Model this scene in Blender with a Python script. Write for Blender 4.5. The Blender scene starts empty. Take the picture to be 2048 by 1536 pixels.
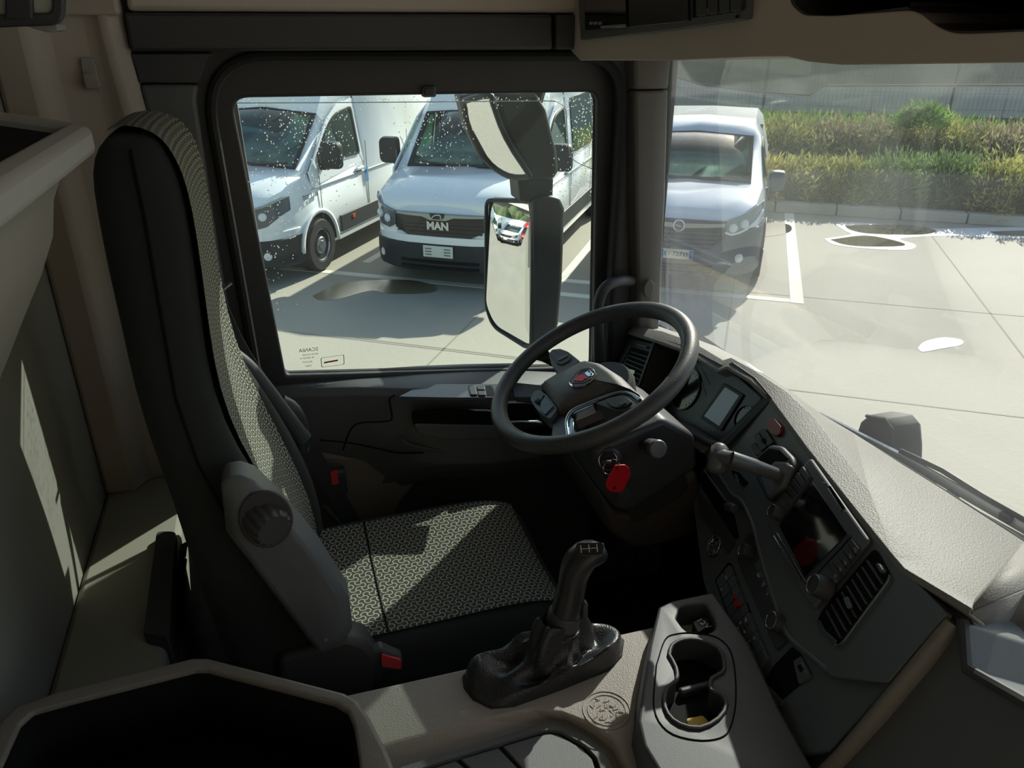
import bpy, bmesh, math, random
from mathutils import Vector as V, Matrix
random.seed(7)
SC = bpy.context.scene
COL = SC.collection
ZC = 2.95                      # camera height above the yard; cab geometry is written relative to this datum
PITCH, YAW, FPX = math.radians(25), math.radians(17), 1540.0

# ---------------------------------------------------------------- camera, world, sun, exposure
SUN_AZ, SUN_EL = math.radians(46.5), math.radians(31.5)
cam = bpy.data.cameras.new('camera'); camo = bpy.data.objects.new('camera', cam); COL.objects.link(camo)
cam.sensor_width = 36.0; cam.lens = 36.0 * FPX / 2048.0; cam.clip_start = 0.02; cam.clip_end = 500
camo.location = (0, 0, ZC); camo.rotation_euler = (math.radians(90) - PITCH, 0, -YAW)
SC.camera = camo
W = bpy.data.worlds.new('sky'); SC.world = W; W.use_nodes = True
wn = W.node_tree.nodes; wn.clear()
wo = wn.new('ShaderNodeOutputWorld'); wb = wn.new('ShaderNodeBackground'); sk = wn.new('ShaderNodeTexSky')
sk.sky_type = 'NISHITA'; sk.sun_disc = False; sk.sun_elevation = SUN_EL; sk.sun_rotation = SUN_AZ
sk.air_density = 1.2; sk.dust_density = 1.5
wb.inputs['Strength'].default_value = 0.20
W.node_tree.links.new(sk.outputs[0], wb.inputs[0]); W.node_tree.links.new(wb.outputs[0], wo.inputs[0])
sl = bpy.data.lights.new('sun', 'SUN'); sl.energy = 8.0; sl.angle = math.radians(0.55); sl.color = (1.0, 0.955, 0.88)
so = bpy.data.objects.new('sun', sl); COL.objects.link(so)
sdir = V((math.sin(SUN_AZ) * math.cos(SUN_EL), math.cos(SUN_AZ) * math.cos(SUN_EL), math.sin(SUN_EL)))
so.rotation_euler = sdir.to_track_quat('Z', 'Y').to_euler(); so.location = (8, 10, 12)
SC.view_settings.view_transform = 'Standard'; SC.view_settings.look = 'None'
SC.view_settings.gamma = 1.0; SC.view_settings.use_curve_mapping = False
SC.view_settings.exposure = -0.02
SC.cycles.use_denoising = True
SC.cycles.max_bounces = 10; SC.cycles.diffuse_bounces = 5; SC.cycles.glossy_bounces = 5
SC.cycles.transparent_max_bounces = 24; SC.cycles.transmission_bounces = 8
SC.cycles.caustics_reflective = False; SC.cycles.caustics_refractive = False
SC.cycles.sample_clamp_indirect = 6.0

# ---------------------------------------------------------------- surveying: a picture ray met with a real plane
cF = V((math.sin(YAW) * math.cos(PITCH), math.cos(YAW) * math.cos(PITCH), -math.sin(PITCH)))
cR = V((math.cos(YAW), -math.sin(YAW), 0)); cU = cR.cross(cF)
def ray(u, v): return cF + cR * ((u - 1024) / FPX) + cU * ((768 - v) / FPX)
def on(u, v, x=None, y=None, z=None):
    d = ray(u, v)
    t = x / d.x if x is not None else y / d.y if y is not None else z / d.z
    return d * t
class Fr:                       # a working plane: origin, right axis, up axis, outward axis
    def __init__(s, o, ex, ey):
        s.o = V(o); s.ex = V(ex).normalized(); s.ey = (V(ey) - V(ey).dot(s.ex) * s.ex).normalized(); s.ez = s.ex.cross(s.ey)
    def at(s, u, v, c=0.0):
        d = ray(u, v); o = s.o + s.ez * c
        return d * (o.dot(s.ez) / d.dot(s.ez))
    def p(s, a, b, c=0.0): return s.o + s.ex * a + s.ey * b + s.ez * c
    def ab(s, q): q = q - s.o; return q.dot(s.ex), q.dot(s.ey), q.dot(s.ez)

# ---------------------------------------------------------------- mesh building
def rnd(pts, r, n=4):           # round the corners of a planar loop
    out = []; N = len(pts)
    rs = r if isinstance(r, (list, tuple)) else [r] * N
    for i in range(N):
        p = V(pts[i]); a = V(pts[i - 1]) - p; b = V(pts[(i + 1) % N]) - p
        k = min(rs[i], a.length * .48, b.length * .48)
        pa = p + a.normalized() * k; pb = p + b.normalized() * k
        for j in range(n + 1):
            t = j / n
            out.append(pa * (1 - t) ** 2 + p * 2 * t * (1 - t) + pb * t * t)
    return out
def circ(o, ea, eb, r, n=20, r2=None):
    return [V(o) + V(ea) * (r * math.cos(2 * math.pi * i / n)) + V(eb) * ((r2 or r) * math.sin(2 * math.pi * i / n)) for i in range(n)]
def spline(pts, n=6):           # catmull-rom through points (Vectors or tuples)
    P = [V(p) for p in pts]; P = [2 * P[0] - P[1]] + P + [2 * P[-1] - P[-2]]; out = []
    for i in range(1, len(P) - 2):
        for j in range(n):
            t = j / n
            out.append(.5 * (2 * P[i] + (P[i + 1] - P[i - 1]) * t + (2 * P[i - 1] - 5 * P[i] + 4 * P[i + 1] - P[i + 2]) * t * t + (3 * P[i] - P[i - 1] - 3 * P[i + 1] + P[i + 2]) * t ** 3))
    return out + [P[-2]]
class MB:
    def __init__(s): s.bm = bmesh.new(); s.mi = 0; s.uvl = None
    def v(s, p): return s.bm.verts.new(p)
    def f(s, vs):
        try:
            q = s.bm.faces.new(vs); q.material_index = s.mi; return q
        except ValueError: return None
    def poly(s, pts): s.f([s.v(p) for p in pts]); return s
    def prism(s, pts, vec):
        vec = V(vec); a = [s.v(V(p)) for p in pts]; b = [s.v(V(p) + vec) for p in pts]; n = len(a)
        s.f(a[::-1]); s.f(b)
        for i in range(n): s.f([a[i], a[(i + 1) % n], b[(i + 1) % n], b[i]])
        return s
    def hexa(s, a, b):          # two loops of equal length joined to a solid
        return s.loft([a, b])
    def ring(s, outer, inner, vec):     # a frame: outer loop minus inner loop, given thickness
        vec = V(vec); n = len(outer)
        L = [[s.v(V(p)) for p in outer], [s.v(V(p)) for p in inner], [s.v(V(p) + vec) for p in outer], [s.v(V(p) + vec) for p in inner]]
        for i in range(n):
            j = (i + 1) % n
            s.f([L[0][i], L[0][j], L[1][j], L[1][i]]); s.f([L[2][i], L[3][i], L[3][j], L[2][j]])
            s.f([L[0][i], L[2][i], L[2][j], L[0][j]]); s.f([L[1][i], L[1][j], L[3][j], L[3][i]])
        return s
    def box(s, c, d, ex=(1, 0, 0), ey=(0, 1, 0)):
        ex = V(ex).normalized(); ey = V(ey).normalized(); ez = ex.cross(ey); c = V(c)
        q = [c + ex * (d[0] / 2 * i) + ey * (d[1] / 2 * j) - ez * (d[2] / 2) for i, j in ((-1, -1), (1, -1), (1, 1), (-1, 1))]
        return s.prism(q, ez * d[2])
    def loft(s, rings, closed=True, caps=True, skip=()):
        R = [[s.v(V(p)) for p in r] for r in rings]; n = len(R[0])
        for k in range(len(R) - 1):
            for i in range(n if closed else n - 1):
                if (k, i) in skip: continue
                j = (i + 1) % n
                s.f([R[k][i], R[k][j], R[k + 1][j], R[k + 1][i]])
        if caps: s.f(R[0][::-1]); s.f(R[-1])
        return s
    def grid(s, rows, uvs=None):
        if uvs is not None and s.uvl is None: s.uvl = s.bm.loops.layers.uv.new('UVMap')
        R = [[s.v(V(p)) for p in r] for r in rows]
        for k in range(len(R) - 1):
            for i in range(len(R[0]) - 1):
                q = s.f([R[k][i], R[k][i + 1], R[k + 1][i + 1], R[k + 1][i]])
                if q and uvs is not None:
                    for lp, (a, b) in zip(q.loops, ((k, i), (k, i + 1), (k + 1, i + 1), (k + 1, i))): lp[s.uvl].uv = uvs[a][b]
        return s
    def tube(s, pts, r, n=10, caps=True, closed=False, flat=1.0, up=None):
        P = [V(p) for p in pts]; N = len(P); rs = r if isinstance(r, (list, tuple)) else [r] * N
        rings = []; prev = None
        for i in range(N):
            t = (P[(i + 1) % N] - P[i - 1]) if closed else (P[min(i + 1, N - 1)] - P[max(i - 1, 0)])
            t.normalize()
            if prev is None:
                a = V(up) if up is not None else (V((0, 0, 1)) if abs(t.z) < .9 else V((1, 0, 0)))
            else: a = prev
            a = (a - t * a.dot(t)).normalized(); prev = a; b = t.cross(a)
            rings.append([P[i] + a * (rs[i] * math.cos(2 * math.pi * k / n)) + b * (rs[i] * flat * math.sin(2 * math.pi * k / n)) for k in range(n)])
        if closed: s.loft(rings + [rings[0]], caps=False); bmesh.ops.remove_doubles(s.bm, verts=s.bm.verts, dist=1e-6); return s
        return s.loft(rings, caps=caps)
    def lathe(s, prof, o, ax, n=20, caps=True):
        ax = V(ax).normalized(); a = ax.orthogonal().normalized(); b = ax.cross(a); o = V(o)
        return s.loft([circ(o + ax * h, a, b, max(r, 1e-4), n) for r, h in prof], caps=caps)
    def ball(s, c, r, n=10, m=7, ax=None):
        ex, ey, ez = ax or (V((1, 0, 0)), V((0, 1, 0)), V((0, 0, 1))); r = r if isinstance(r, (list, tuple)) else (r, r, r); c = V(c)
        rings = []
        for i in range(m + 1):
            t = -math.pi / 2 + math.pi * i / m; k = max(math.cos(t), .01)
            rings.append([c + ex * (r[0] * k * math.cos(2 * math.pi * j / n)) + ey * (r[1] * k * math.sin(2 * math.pi * j / n)) + ez * (r[2] * math.sin(t)) for j in range(n)])
        return s.loft(rings)
ORI = {}
def mk(name, mb, mat, parent=None, label=None, cat=None, group=None, kind=None, bevel=0, seg=2, sub=0, smooth=38, solid=0, cab=True, fix=True):
    bm = mb.bm
    if fix: bmesh.ops.recalc_face_normals(bm, faces=bm.faces)
    if cab: bmesh.ops.translate(bm, verts=bm.verts, vec=(0, 0, ZC))
    if parent is not None: o0 = ORI[parent.name] if cab else V((0, 0, 0))
    else:
        xs = [q.co.x for q in bm.verts]; ys = [q.co.y for q in bm.verts]; zs = [q.co.z for q in bm.verts]
        o0 = V(((min(xs) + max(xs)) / 2, (min(ys) + max(ys)) / 2, min(zs)))
    bmesh.ops.translate(bm, verts=bm.verts, vec=-o0)
    ca = math.cos(math.radians(smooth))
    for f in bm.faces: f.smooth = True
    for e in bm.edges:
        if len(e.link_faces) == 2 and e.link_faces[0].normal.dot(e.link_faces[1].normal) < ca: e.smooth = False
    me = bpy.data.meshes.new(name); bm.to_mesh(me); bm.free()
    for m in (mat if isinstance(mat, (list, tuple)) else [mat]): me.materials.append(m)
    o = bpy.data.objects.new(name, me); COL.objects.link(o)
    if parent is not None: o.parent = parent
    else: o.location = o0
    ORI[o.name] = o0
    if solid: md = o.modifiers.new('solid', 'SOLIDIFY'); md.thickness = solid; md.offset = 0
    if bevel: md = o.modifiers.new('bevel', 'BEVEL'); md.width = bevel; md.segments = seg; md.limit_method = 'ANGLE'; md.angle_limit = math.radians(35)
    if sub: md = o.modifiers.new('sub', 'SUBSURF'); md.levels = sub; md.render_levels = sub
    tag(o, label, cat, group, kind)
    return o
def tag(o, label=None, cat=None, group=None, kind=None):
    if label: o['label'] = label
    if cat: o['category'] = cat
    if group: o['group'] = group
    if kind: o['kind'] = kind
def thing(name, loc, label=None, cat=None, group=None, kind=None, rz=0, cab=True):
    o = bpy.data.objects.new(name, None); COL.objects.link(o); o.empty_display_size = .05
    o.location = V(loc) + V((0, 0, ZC if cab else 0)); o.rotation_euler = (0, 0, rz)
    ORI[o.name] = o.location.copy(); tag(o, label, cat, group, kind); return o
def kids(o): return [c for c in bpy.data.objects if c.parent == o]
def copy_tree(o, parent=None, swap=None):
    c = o.copy(); COL.objects.link(c)
    if parent is not None: c.parent = parent
    if swap and c.type == 'MESH' and c.data.materials and c.data.materials[0] and c.data.materials[0].name in swap:
        c.material_slots[0].link = 'OBJECT'; c.material_slots[0].material = swap[c.data.materials[0].name]
    for ch in kids(o): copy_tree(ch, c, swap)
    return c
def slab(mb, fr, pix, c0, c1, r=0, n=3):      # panel on plane fr; outline surveyed at its outer face c1, body back to c0
    pts = [fr.at(u, v, c1) for u, v in pix]
    if r: pts = rnd(pts, r, n)
    return mb.prism(pts, fr.ez * (c0 - c1))
def text(name, body, fr_o, ex, ey, size, mat, parent, ext=.0006, align='CENTER', cab=True, bold=0.0):
    cu = bpy.data.curves.new(name, 'FONT'); cu.body = body; cu.size = size; cu.align_x = align; cu.align_y = 'CENTER'; cu.extrude = ext; cu.offset = bold
    cu.resolution_u = 2
    cu.materials.append(mat); tmp = bpy.data.objects.new(name, cu)
    me = bpy.data.meshes.new_from_object(tmp); bpy.data.objects.remove(tmp); bpy.data.curves.remove(cu)
    o = bpy.data.objects.new(name, me); COL.objects.link(o); o['kind'] = 'stuff' if len(body) > 12 else 'thing'
    if o['kind'] == 'thing': del o['kind']
    ex = V(ex).normalized(); ey = V(ey).normalized(); ez = ex.cross(ey)
    M = Matrix((ex, ey, ez)).transposed().to_4x4()
    o0 = ORI[parent.name] if cab else V((0, 0, 0))
    M.translation = V(fr_o) + V((0, 0, ZC if cab else 0)) - o0
    o.parent = parent; o.matrix_local = M
    return o

def cut(o, mb, bevel=0, seg=2):          # hollow a solid out with another one (the cutter is discarded)
    bm = mb.bm; bmesh.ops.recalc_face_normals(bm, faces=bm.faces); bmesh.ops.translate(bm, verts=bm.verts, vec=(0, 0, ZC))
    me = bpy.data.meshes.new('tmp'); bm.to_mesh(me); bm.free(); c = bpy.data.objects.new('tmp', me); COL.objects.link(c)
    md = o.modifiers.new('cut', 'BOOLEAN'); md.operation = 'DIFFERENCE'; md.object = c; md.solver = 'EXACT'
    bpy.context.view_layer.update()
    nm = bpy.data.meshes.new_from_object(o.evaluated_get(bpy.context.evaluated_depsgraph_get()))
    o.modifiers.remove(md); old = o.data; nm.name = old.name; o.data = nm; bpy.data.objects.remove(c); bpy.data.meshes.remove(me)
    if bevel: md = o.modifiers.new('bevel', 'BEVEL'); md.width = bevel; md.segments = seg; md.limit_method = 'ANGLE'; md.angle_limit = math.radians(35)
    return o

# ---------------------------------------------------------------- materials
def s2l(c): return tuple((x / 12.92 if x <= .04045 else ((x + .055) / 1.055) ** 2.4) for x in [i / 255 for i in c]) + (1,)
MATS = {}
def M(name, rgb=(40, 40, 42), rough=.55, metal=0, grain=0, gs=900, gd=.0006, var=0, vs=6, spec=.5, sheen=0, coat=0, coord='Object', emit=0):
    if name in MATS: return MATS[name]
    m = bpy.data.materials.new(name); m.use_nodes = True; nt = m.node_tree; b = nt.nodes['Principled BSDF']
    b.inputs['Base Color'].default_value = s2l(rgb); b.inputs['Roughness'].default_value = rough; b.inputs['Metallic'].default_value = metal
    b.inputs['Specular IOR Level'].default_value = spec
    if sheen: b.inputs['Sheen Weight'].default_value = sheen
    if coat: b.inputs['Coat Weight'].default_value = coat; b.inputs['Coat Roughness'].default_value = .05
    if emit: b.inputs['Emission Color'].default_value = s2l(rgb); b.inputs['Emission Strength'].default_value = emit
    tc = nt.nodes.new('ShaderNodeTexCoord')
    if grain:
        nz = nt.nodes.new('ShaderNodeTexVoronoi'); nz.inputs['Scale'].default_value = gs; nz.feature = 'SMOOTH_F1'
        bp = nt.nodes.new('ShaderNodeBump'); bp.inputs['Strength'].default_value = grain; bp.inputs['Distance'].default_value = gd
        nt.links.new(tc.outputs[coord], nz.inputs['Vector']); nt.links.new(nz.outputs['Distance'], bp.inputs['Height']); nt.links.new(bp.outputs[0], b.inputs['Normal'])
    if var:
        n2 = nt.nodes.new('ShaderNodeTexNoise'); n2.inputs['Scale'].default_value = vs; n2.inputs['Detail'].default_value = 6
        mx = nt.nodes.new('ShaderNodeMix'); mx.data_type = 'RGBA'; c = s2l(rgb)
        mx.inputs[6].default_value = tuple(x * (1 - var) for x in c[:3]) + (1,); mx.inputs[7].default_value = tuple(min(1, x * (1 + var)) for x in c[:3]) + (1,)
        nt.links.new(tc.outputs[coord], n2.inputs['Vector']); nt.links.new(n2.outputs[0], mx.inputs[0]); nt.links.new(mx.outputs[2], b.inputs['Base Color'])
    MATS[name] = m; return m
def glass_mat(name, tint, haze=0.0, hazecol=(200, 210, 215), refl=.06, fres=1.0):
    if name in MATS: return MATS[name]
    m = bpy.data.materials.new(name); m.use_nodes = True; nt = m.node_tree; nt.nodes.clear()
    out = nt.nodes.new('ShaderNodeOutputMaterial'); tr = nt.nodes.new('ShaderNodeBsdfTransparent'); gl = nt.nodes.new('ShaderNodeBsdfGlossy')
    tr.inputs[0].default_value = s2l(tint); gl.inputs['Roughness'].default_value = .02
    fr = nt.nodes.new('ShaderNodeFresnel'); fr.inputs[0].default_value = 1.45
    ml = nt.nodes.new('ShaderNodeMath'); ml.operation = 'MULTIPLY'; ml.inputs[1].default_value = fres
    mx = nt.nodes.new('ShaderNodeMixShader')
    nt.links.new(fr.outputs[0], ml.inputs[0]); nt.links.new(ml.outputs[0], mx.inputs[0]); nt.links.new(tr.outputs[0], mx.inputs[1]); nt.links.new(gl.outputs[0], mx.inputs[2])
    last = mx
    if haze:                    # a film of dust that scatters light
        df = nt.nodes.new('ShaderNodeBsdfDiffuse'); df.inputs[0].default_value = s2l(hazecol)
        tl = nt.nodes.new('ShaderNodeBsdfTranslucent'); tl.inputs[0].default_value = s2l(hazecol)
        md = nt.nodes.new('ShaderNodeMixShader'); nt.links.new(df.outputs[0], md.inputs[1]); nt.links.new(tl.outputs[0], md.inputs[2])
        tc = nt.nodes.new('ShaderNodeTexCoord'); nz = nt.nodes.new('ShaderNodeTexNoise'); nz.inputs['Scale'].default_value = 5; nz.inputs['Detail'].default_value = 8
        rp = nt.nodes.new('ShaderNodeMapRange'); rp.inputs[1].default_value = .3; rp.inputs[2].default_value = .75; rp.inputs[3].default_value = haze * .5; rp.inputs[4].default_value = haze * 1.5
        m2 = nt.nodes.new('ShaderNodeMixShader')
        nt.links.new(tc.outputs['Object'], nz.inputs[0]); nt.links.new(nz.outputs[0], rp.inputs[0]); nt.links.new(rp.outputs[0], m2.inputs[0])
        nt.links.new(mx.outputs[0], m2.inputs[1]); nt.links.new(md.outputs[0], m2.inputs[2]); last = m2
    nt.links.new(last.outputs[0], out.inputs[0]); MATS[name] = m; return m
def fabric_mat():               # black cloth woven with interlocking three-armed outlines (a warped honeycomb)
    m = bpy.data.materials.new('seat_cloth_pattern'); m.use_nodes = True; nt = m.node_tree; N = nt.nodes; L = nt.links; b = N['Principled BSDF']
    def vm(op, a, bb=None):
        n = N.new('ShaderNodeVectorMath'); n.operation = op
        for i, q in enumerate((a, bb)):
            if q is None: continue
            if isinstance(q, (tuple, V)): n.inputs[i].default_value = q
            else: L.new(q, n.inputs[i])
        return n
    def sm(op, a, bb=0.0, c=None):
        n = N.new('ShaderNodeMath'); n.operation = op
        for i, q in enumerate((a, bb, c)):
            if q is None: continue
            if isinstance(q, (int, float)): n.inputs[i].default_value = q
            else: L.new(q, n.inputs[i])
        return n.outputs[0]
    uv = N.new('ShaderNodeUVMap'); uv.uv_map = 'UVMap'
    sc = N.new('ShaderNodeVectorMath'); sc.operation = 'SCALE'; L.new(uv.outputs[0], sc.inputs[0]); sc.inputs['Scale'].default_value = 1 / .0242
    p = sc.outputs[0]; best = None; S3 = math.sqrt(3); cc = .015; rr = math.hypot(1 / (2 * S3), cc)
    for k in range(3):          # three families of half-round arcs on a honeycomb
        th = math.radians(120 * k)
        u = vm('DOT_PRODUCT', p, (math.cos(th), math.sin(th), 0)).outputs['Value']; v = vm('DOT_PRODUCT', p, (-math.sin(th), math.cos(th), 0)).outputs['Value']
        for ox, oy in ((0, 0), (.5, S3 / 2)):
            qx = sm('SUBTRACT', sm('FRACT', sm('ADD', u, ox)), .5)
            qy = sm('MULTIPLY', sm('SUBTRACT', sm('FRACT', sm('ADD', sm('DIVIDE', sm('ADD', v, oy), S3), .5)), .5), S3)
            dx = sm('SUBTRACT', qx, cc); d2 = sm('ADD', sm('MULTIPLY', dx, dx), sm('MULTIPLY', qy, qy))
            d = sm('ADD', sm('ABSOLUTE', sm('SUBTRACT', sm('SQRT', d2), rr)), sm('MULTIPLY', sm('LESS_THAN', qx, -.02), 9.0))
            best = d if best is None else sm('MINIMUM', best, d)
    rp = N.new('ShaderNodeMapRange'); rp.interpolation_type = 'SMOOTHSTEP'; L.new(best, rp.inputs[0])
    rp.inputs[1].default_value = .068; rp.inputs[2].default_value = .030
    nz = N.new('ShaderNodeTexNoise'); nz.inputs['Scale'].default_value = 1500; nz.inputs['Detail'].default_value = 2; L.new(uv.outputs[0], nz.inputs[0])
    mx = N.new('ShaderNodeMix'); mx.data_type = 'RGBA'; L.new(rp.outputs[0], mx.inputs[0])
    mx.inputs[6].default_value = s2l((82, 84, 77)); mx.inputs[7].default_value = s2l((196, 197, 182))
    m2 = N.new('ShaderNodeMix'); m2.data_type = 'RGBA'; m2.blend_type = 'MULTIPLY'; m2.inputs[0].default_value = .5
    L.new(mx.outputs[2], m2.inputs[6]); L.new(nz.outputs[1], m2.inputs[7]); L.new(m2.outputs[2], b.inputs['Base Color'])
    bp = N.new('ShaderNodeBump'); bp.inputs['Strength'].default_value = .5; bp.inputs['Distance'].default_value = .0012; L.new(rp.outputs[0], bp.inputs['Height']); L.new(bp.outputs[0], b.inputs['Normal'])
    b.inputs['Roughness'].default_value = .9; b.inputs['Specular IOR Level'].default_value = .2
    return m
# palette
m_black = M('black_plastic', (60, 61, 64), .5, grain=.25, gs=1400)
m_char = M('charcoal_plastic', (90, 94, 97), .5, grain=.3, gs=1200)
m_dash = M('dash_grain', (126, 124, 120), .6, grain=.6, gs=420, gd=.0012)
m_fascia = M('fascia_plastic', (92, 99, 103), .45, grain=.2, gs=1500)
m_taupe = M('taupe_plastic', (120, 115, 109), .55, grain=.4, gs=700, gd=.0008)
m_tunnel = M('tunnel_plastic', (150, 144, 137), .58, grain=.6, gs=520, gd=.001)
m_liner = M('headliner_cloth', (200, 189, 180), .9, grain=.3, gs=1500, spec=.15)
m_linerd = M('headliner_dark', (178, 168, 156), .9, grain=.3, gs=1500, spec=.15)
m_shelf = M('pale_grey_plastic', (150, 148, 140), .5, grain=.2, gs=900)
m_gloss = M('gloss_black', (12, 13, 15), .08, coat=.3)
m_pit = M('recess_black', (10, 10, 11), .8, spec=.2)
m_rub = M('rubber_black', (22, 22, 23), .7, grain=.3, gs=1500)
m_cloth = M('black_seat_cloth', (50, 54, 54), .92, grain=.5, gs=1600, gd=.0005, spec=.15, sheen=.05)
m_leath = M('black_leather', (34, 36, 38), .38, grain=.6, gs=480, gd=.0012)
m_chrome = M('chrome', (214, 218, 222), .12, metal=1)
m_satin = M('satin_metal', (150, 160, 165), .25, metal=1)
m_red = M('red_plastic', (205, 28, 36), .4)
m_dred = M('dark_red_plastic', (118, 24, 34), .4)
m_white = M('white_print', (205, 208, 208), .6)
m_grey = M('grey_print', (130, 134, 136), .6)
m_belt = M('seat_belt_webbing', (48, 50, 50), .75, grain=.5, gs=1800)
m_pat = fabric_mat()
m_yel = M('yellow_plastic', (226, 192, 62), .45)
m_lcd = M('lcd_grey', (120, 136, 143), .3, emit=.16)  # display is off; the faint glow stands in for its reflection
# ================================================================ THE YARD
AZ = math.radians(34.0)
B_ = V((math.sin(AZ), math.cos(AZ), 0)); L_ = V((math.cos(AZ), -math.sin(AZ), 0))   # along the parking bays / along the kerb
GZ = -ZC
# concrete: beige, cloudy, a little worn
m_conc = M('yard_concrete', (163, 157, 143), .8, grain=.15, gs=30, gd=.01, var=.16, vs=.55, spec=.3)
m_line = M('road_paint', (222, 216, 200), .75, var=.1, vs=3)
m_joint = M('joint_dark', (140, 132, 118), .9)
m_stain = M('damp_concrete', (112, 100, 78), .3, var=.2, vs=2, spec=.6)
m_puddle = M('puddle_water', (92, 84, 62), .04, spec=.7)
m_glare = M('wet_sky_glare', (240, 240, 238), .25, spec=.8)  # white stands in for the sky mirrored in the wet film
g = MB(); c0 = V((3, 12, GZ))
g.prism([c0 + B_ * a + L_ * b for a, b in ((-140, -160), (-140, 120), (140, 120), (140, -160))], (0, 0, -.3))
ground = mk('ground', g, m_conc, kind='structure')
ground['label'] = 'pale beige concrete parking yard with painted bays'
def strip(p, q, w, h=.004, mat=None, name='painted_line'):
    p = V((p[0], p[1], GZ)); q = V((q[0], q[1], GZ)); d = (q - p).normalized(); n = V((-d.y, d.x, 0)) * (w / 2)
    return mk(name, MB().prism([p - n, q - n, q + n, p + n], (0, 0, h)), mat or m_line, ground)
cor = on(1594, 603, z=GZ)
strip(cor - B_ * .07, cor + B_ * 4.9, .15)
strip(cor - L_ * 4.6, cor - L_ * .08, .13, .005)
for k in (-2.85, -5.6): strip(cor + L_ * k - B_ * .0, cor + L_ * k + B_ * 4.9, .12)
q = on(700, 548, z=GZ); strip(q - L_ * 3.2, q + L_ * 3.4, .13)
for u, v, a, b in ((830, 755, -3, 4.2), (1440, 760, -3, 5.6), (1900, 520, -4, 3)):
    q = on(u, v, z=GZ); strip(q + B_ * a, q + B_ * b, .02, .002, m_joint, 'slab_joint')
for u, v, a, b in ((750, 684, -4, 4), (1750, 800, -5, 6), (1900, 620, -3, 4)):
    q = on(u, v, z=GZ); strip(q + L_ * a, q + L_ * b, .02, .002, m_joint, 'slab_joint')
def pool(name, pix, mat, h, label=None, parent=None, wob=.0):
    pts = spline([on(u, v, z=GZ) for u, v in pix + pix[:1]], 5)[:-1]
    return mk(name, MB().prism([p + V((random.uniform(-wob, wob), random.uniform(-wob, wob), 0)) for p in pts], (0, 0, h)), mat, parent, label, 'puddle' if label else None, smooth=80)
pw = pool('puddle', [(1648, 478), (1700, 470), (1690, 462), (1672, 447), (1720, 446), (1800, 452), (1870, 458), (1960, 456), (2060, 456), (2060, 476), (1960, 474), (1880, 472), (1800, 478), (1830, 490), (1815, 500), (1740, 498), (1670, 490)], m_glare, .005, 'long puddle, its sky reflection painted as a white rim, spreading below the kerb and hedge')
pool('water', [(1690, 452), (1760, 450), (1830, 452), (1872, 462), (1840, 470), (1740, 468), (1700, 460)], m_puddle, .008, None, pw)
pool('water', [(1660, 480), (1730, 472), (1790, 482), (1808, 492), (1740, 494), (1690, 490)], m_puddle, .008, None, pw)
pool('water', [(1980, 464), (2060, 462), (2060, 472), (2000, 471)], m_puddle, .008, None, pw)
pool('puddle', [(1836, 696), (1850, 684), (1885, 676), (1920, 680), (1922, 690), (1880, 698), (1845, 704)], m_glare, .005, 'small wet patch, its sky reflection painted white, alone on the concrete ahead of the truck')
pool('puddle', [(1520, 452), (1545, 446), (1578, 450), (1582, 462), (1560, 470), (1522, 474), (1500, 468)], m_stain, .004, 'brown damp patch beside the small van, left of the white bay line')
pool('puddle', [(625, 592), (680, 568), (760, 560), (830, 562), (872, 574), (860, 586), (780, 588), (740, 582), (680, 598), (640, 600)], m_stain, .004, 'brown damp patch in front of the middle van')
# kerb and planted bank beyond
kq = on(1800, 440, z=GZ); kq = V((kq.x, kq.y, GZ))
kb = thing('kerb', kq, kind='structure')
for k in range(-16, 14):
    p = kq + L_ * (k * 1.0)
    mk('kerb_stone', MB().prism([p + L_ * .01, p + L_ * .985, p + L_ * .985 + B_ * .22, p + L_ * .01 + B_ * .22], (0, 0, .17)), M('kerb_concrete', (168, 162, 152), .85, var=.15, vs=4), kb, bevel=.012, seg=1)
m_soil = M('bank_soil', (86, 80, 62), .95, var=.3, vs=3)
bank = MB(); R0 = []
for a in range(-17, 15):
    R0.append([kq + L_ * a + B_ * .2 + V((0, 0, .12)), kq + L_ * a + B_ * 1.6 + V((0, 0, .3)), kq + L_ * a + B_ * 5 + V((0, 0, .5)), kq + L_ * a + B_ * 9 + V((0, 0, .6)), kq + L_ * a + B_ * 16 + V((0, 0, .6))])
bank.grid(R0); mk('terrain', bank, m_soil, kind='structure', fix=False)
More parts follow.
